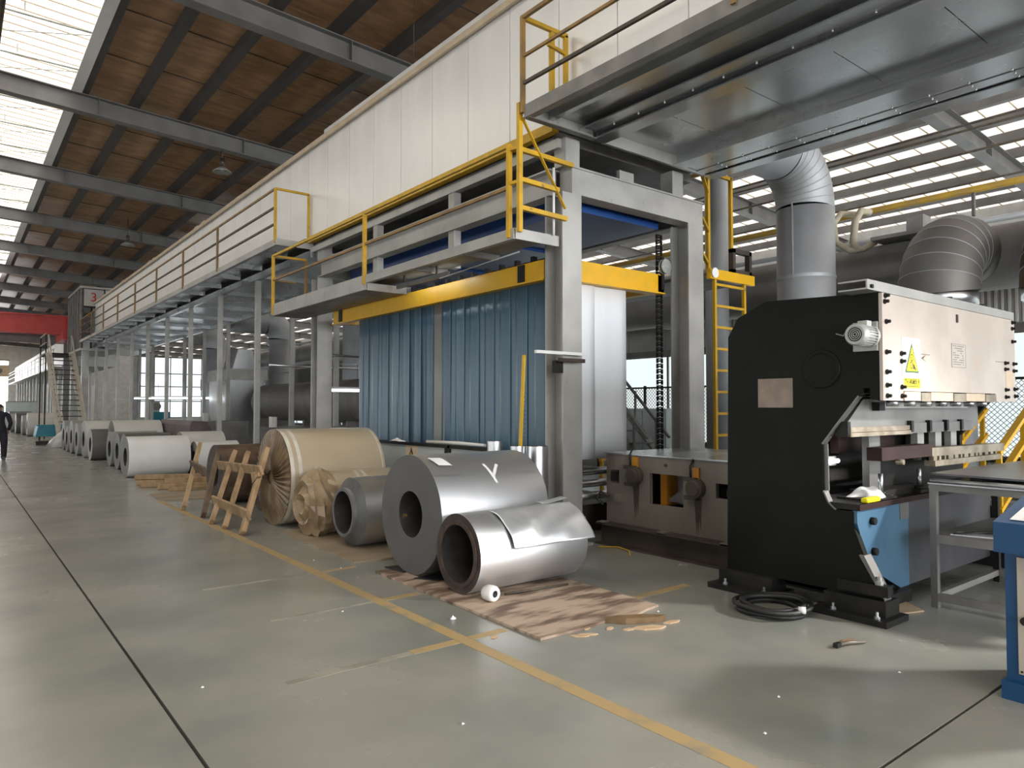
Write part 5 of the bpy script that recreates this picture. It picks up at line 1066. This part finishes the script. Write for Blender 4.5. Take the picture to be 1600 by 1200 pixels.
crn = thing('overhead_crane', (-2, 50, 6.3), 'red overhead crane girder spanning the far end of the aisle', 'crane')
MB().box(-14, 5.2, 47.0, 47.5, 5.75, 6.62).build('girder', M['red'], crn); MB().box(-14, 5.2, 46.85, 47.65, 5.62, 5.75).build('girder_flange', M['red'], crn); MB().box(-14, 5.2, 46.9, 47.6, 6.62, 6.70).build('girder_flange', M['red'], crn); MB().box(4.7, 5.2, 45.9, 49, 5.3, 5.75).build('end_carriage', M['red'], crn); MB().box(-14.4, -13.9, 45.9, 49, 5.3, 5.75).build('end_carriage', M['red'], crn)
for k in range(8): MB().box(-12+2*k, -11.9+2*k, 46.97, 47.0, 5.75, 6.62).build('web_stiffener', M['red'], crn)
cr2 = thing('crane_runway', (-5, 49.5, 0), 'grey cross beam hanging behind the red crane girder', 'beam'); MB().ibeam((-14.9, 49.5, 5.55), (5.3, 49.5, 5.55), .3, .5).build('beam', M['rafter'], cr2)
for x in (-14.6, 5.15): MB().box(x, x+.3, 49.35, 49.65, 0, 5.3).build('column', M['rafter'], cr2)
fo = thing('second_oven', (7, 70, 4), 'second white oven with walkway far beyond the steel stair', 'oven')
for k in range(16): MB().box(5.2, 5.26, 50+2.6*k+.01, 52.6+2.6*k-.01, 4.05, 5.65).build('wall_panel', M['white'], fo)
MB().box(5.26, 8, 50, 91.6, 4.05, 5.6).build('oven_core', M['wallgrey'], fo); MB().box(4.7, 5.2, 50, 92, 3.9, 4.0).build('walkway_deck', M['grey'], fo)
for z in (4.4, 4.75, 5.0): MB().bar((4.7, 50, z), (4.7, 92, z), .05).build('handrail', M['grey'], fo)
for k in range(15): MB().box(4.68, 4.72, 50+3*k, 50.05+3*k, 4, 5.0).build('rail_post', M['grey'], fo)
for k in range(14):
    for x in (5.3, 7.4): MB().box(x, x+.14, 50.5+3*k, 50.64+3*k, 0, 4.05).build('leg', M['grey'], fo)
fp2 = thing('partition', (6, 94, 0), 'pale panelled wall section far down under the second oven', 'panel'); MB().box(5.4, 13, 93, 93.1, 0, 4).build('panel_sheet', M['paper'], fp2)
for k in range(6): MB().box(5.6+1.2*k, 5.66+1.2*k, 92.95, 93, 0, 4).build('panel_joint', M['grey'], fp2)
wc = thing('yellow_notice', (1, 96, 5.4), 'small yellow notice board high on the far wall', 'sign'); MB().box(3.0, 5.0, 97, 97.1, 4.9, 6.2).build('board', M['creamb'], wc); MB().cyl((4, 97, 5.55), (4, 96.95, 5.55), .35, n=20).build('roundel', M['greydk'], wc)
MB().box(3.9, 4.1, 97.02, 97.08, 0, 4.9).build('post', M['grey'], wc)
tbx = thing('blue_tub', (3.6, 39, 0), 'blue steel tub on short legs before the steep stair', 'tub'); MB().prism([(3.05, .75), (2.95, .05+.2), (3.9, .25), (4.0, .75)], 'y', 38.0, 39.2).build('tub_body', M['teal'], tbx)
for x in (3.1, 3.8): MB().box(x, x+.06, 38.3, 38.9, 0, .25).build('leg', M['blackst'], tbx)
MB().box(2.98, 4.02, 37.97, 38.03, .72, .78).build('rim', M['teal'], tbx)
for k, (x, y, h, w_, m, lab) in enumerate(((2.9, 60, 1.9, 1.8, 'screen', 'grey green machine far down the aisle left of the coils'), (3.0, 57.5, 1.2, 1.2, 'gcoil', 'grey bin far down the aisle before the second oven'), (2.6, 70, 1.6, 1.5, 'ccoil', 'pale crate furthest down the aisle'))):
    t = thing('floor_machine', (x, y, 0), lab, 'machine'); MB().box(x, x+w_, y, y+1.5, .12, h).build('body', M[m], t); MB().box(x+.1, x+w_-.1, y+.1, y+1.4, 0, .12).build('plinth', M['blackst'], t); MB().box(x-.03, x+w_+.03, y-.03, y+1.53, h, h+.06).build('lid', M['greydk'], t)
o = MB().prism([(2.75, 35.2), (3.25, 34.9), (3.4, 35.5), (2.9, 35.7)], 'z', .001, .16).build('scrap_bundle', M['blackst']); tag(o, 'dark scrap bundle on the floor before the steep stair', 'scrap')
gp = thing('grey_cover', (3.6, 33, 0), 'grey sheet draped over a heap beside the stair foot', 'cover')
def fn(u, v):
    x = 3.0+1.6*u; y = 32.4+2.0*v; return (x, y, .01+.95*max(0, math.sin(math.pi*u))**.6*max(0, math.sin(math.pi*v))**.6*(.7+.3*u+.08*math.sin(9*u+5*v)))
MB().grid(fn, 16, 16).build('cover_sheet', M['gcoil'], gp, solid=.01)
# high-bay lamps under the roof
for x, y, lab in ((5.35, 18.8, 'dark bell shaped lamp hung from the second rafter'), (5.05, 29.6, 'dark bell shaped lamp hung further down the roof')):
    t = thing('high_bay_lamp', (x, y, 7.7), lab, 'lamp'); zt = zr(x)
    MB().cyl((x, y+.03, 7.95), (x, y+.03, zt+.05 if y < 20 else zt+.45), .012, n=8).build('rod', M['rail'], t); MB().cyl((x, y+.03, 7.78), (x, y+.03, 7.98), .06, n=16).build('lamp_housing', M['rail'], t); MB().lathe([(.16, .05), (.08, .14), (0, .24)], (x, y+.03, 7.62), (0, 0, 1), 28).build('shade', M['motor'], t, solid=.004)
    MB().cyl((x, y+.03, 7.66), (x, y+.03, 7.75), .05, .03, 14).build('bulb', M['paper'], t)
# thin wires crossing the hall
for k, (x, y) in enumerate(((5.6, 9.6),)):
    o = MB().cyl((x, y, 6.8 if k == 0 else 4.6), (x, y, zr(x)+.45), .006, n=6).build('hanging_wire', M['rail']); tag(o, ['thin wire hanging from roof to the white oven top', 'thin wire hanging from the right roof lights'][k], 'wire')
# ================================================================== THE MAN IN THE AISLE
def human(loc, face):
    root = thing('person', loc, 'man in dark clothes walking away down the aisle at the left edge', 'person')
    Hh = 1.68; J = {}; Vs = []; Es = []; Rs = []
    def v(n, p, r, link=None):
        J[n] = len(Vs); Vs.append(p); Rs.append(r)
        if link: Es.append((J[link], J[n]))
    v('pelvis', (0, 0, .90), (.150, .115)); v('waist', (0, 0, 1.05), (.145, .11), 'pelvis'); v('chest', (0, 0, 1.25), (.165, .12), 'waist'); v('upper', (0, 0, 1.37), (.13, .09), 'chest'); v('neck', (0, .005, 1.45), (.055, .055), 'upper')
    v('jaw', (0, .03, 1.52), (.065, .075), 'neck'); v('skull', (0, .015, 1.60), (.078, .095), 'jaw'); v('crown', (0, .0, 1.655), (.055, .065), 'skull')
    for s, n in ((-1, 'l'), (1, 'r')):
        v('hip'+n, (s*.10, 0, .86), (.105, .115), 'pelvis'); v('knee'+n, (s*.115, .03 if s < 0 else -.02, .48), (.080, .084), 'hip'+n); v('ank'+n, (s*.12, 0, .09), (.066, .070), 'knee'+n); v('toe'+n, (s*.13, .15, .04), (.04, .035), 'ank'+n)
        v('sh'+n, (s*.19, 0, 1.36), (.075, .07), 'upper'); v('el'+n, (s*.255, -.02, 1.09), (.056, .056), 'sh'+n); v('cuff'+n, (s*.242, .09, .93), (.046, .046), 'el'+n); v('wr'+n, (s*.24, .12, .88), (.028, .027), 'cuff'+n); v('palm'+n, (s*.235, .16, .82), (.034, .018), 'wr'+n)
        for k in range(4):
            x = s*.235+(k-1.5)*.017; l = (.055, .065, .06, .045)[k]
            v(f'f{k}a'+n, (x, .185, .785), (.0085, .0085), 'palm'+n); v(f'f{k}b'+n, (x, .185, .785-l*.6), (.0078, .0078), f'f{k}a'+n); v(f'f{k}c'+n, (x, .175, .785-l), (.007, .007), f'f{k}b'+n)
        v('th1'+n, (s*.235-s*.038, .175, .82), (.010, .010), 'palm'+n); v('th2'+n, (s*.235-s*.045, .19, .785), (.009, .009), 'th1'+n)
    me = bpy.data.meshes.new('body'); me.from_pydata(Vs, Es, []); o = bpy.data.objects.new('body', me); C.objects.link(o)
    sk = o.modifiers.new('skin', 'SKIN'); ss = o.modifiers.new('sub', 'SUBSURF'); ss.levels = 1; ss.render_levels = 1
    if not me.skin_vertices: bpy.context.view_layer.objects.active = o
    for i, d in enumerate(me.skin_vertices[0].data): d.radius = Rs[i]; d.use_root = (i == 0)
    dg = bpy.context.evaluated_depsgraph_get(); nm = bpy.data.meshes.new_from_object(o.evaluated_get(dg)); bpy.data.objects.remove(o)
    nm.name = 'body'
    for m in (M['cloth'], M['skin'], M['hair'], M['black']): nm.materials.append(m)
    for p in nm.polygons:
        c = p.center; p.use_smooth = True
        p.material_index = 1 if c.z > 1.475 else (1 if abs(c.x) > .17 and .70 < c.z < .875 and c.y > .10 else (3 if c.z < .085 else 0))
    R = Matrix.Rotation(face, 4, 'Z'); nm.transform(Matrix.Translation(V(loc)) @ R @ Matrix.Diagonal((1.14, 1.12, 1, 1)))
    b = bpy.data.objects.new('body', nm); C.objects.link(b); par(b, root)
    def loc_(p): return (Matrix.Translation(V(loc)) @ R @ Matrix.Diagonal((1.14, 1.12, 1, 1))) @ V(p)
    mb = MB(); mb.grid(lambda u, q: tuple(loc_((.080*math.cos(2*math.pi*u)*math.sin(.02+1.75*q), -.008+.100*math.sin(2*math.pi*u)*math.sin(.02+1.75*q*(1 if math.sin(2*math.pi*u) < .3 else .62)), 1.592+.085*math.cos(1.75*q*(1 if math.sin(2*math.pi*u) < .3 else .62))))), 24, 8)
    mb.build('hair', M['hair'], root)
    for s in (-1, 1):
        mb = MB(); mb.lathe([(-.008, 0), (-.006, .022), (.006, .026), (.010, 0)], loc_((s*.080, .0, 1.57)), R @ V((s, -.3, 0)), 14); mb.build('ear', M['skin'], root)
        mb = MB(); mb.lathe([(-.007, 0), (0, .011), (.007, 0)], loc_((s*.030, .108, 1.575)), R @ V((0, 1, 0)), 12); mb.build('eye', M['paper'], root)
        mb = MB(); mb.tube([loc_((s*.1, -.05, .05)), loc_((s*.125, .04, .045)), loc_((s*.13, .17, .035))], [.05, .052, .035], 12); mb.build('shoe', M['black'], root)
    mb = MB(); mb.tube([loc_((0, .105, 1.585)), loc_((0, .125, 1.55)), loc_((0, .110, 1.54))], [.008, .014, .008], 8); mb.build('nose', M['skin'], root)
    mb = MB(); mb.tube([loc_((-.025, .100, 1.515)), loc_((0, .108, 1.513)), loc_((.025, .100, 1.515))], .006, 6); mb.build('mouth', M['maroon'], root)
    mb = MB(); mb.lathe([(0, .165), (.10, .172), (.22, .160)], loc_((0, 0, .84)), (0, 0, 1), 28); mb.build('jacket_hem', M['cloth'], root)
    mb = MB(); mb.lathe([(0, .062), (.035, .066), (.05, .058)], loc_((0, .0, 1.42)), (0, 0, 1), 20); mb.build('collar', M['cloth'], root)
    return root
human((1.12, 26.2, 0), .15)
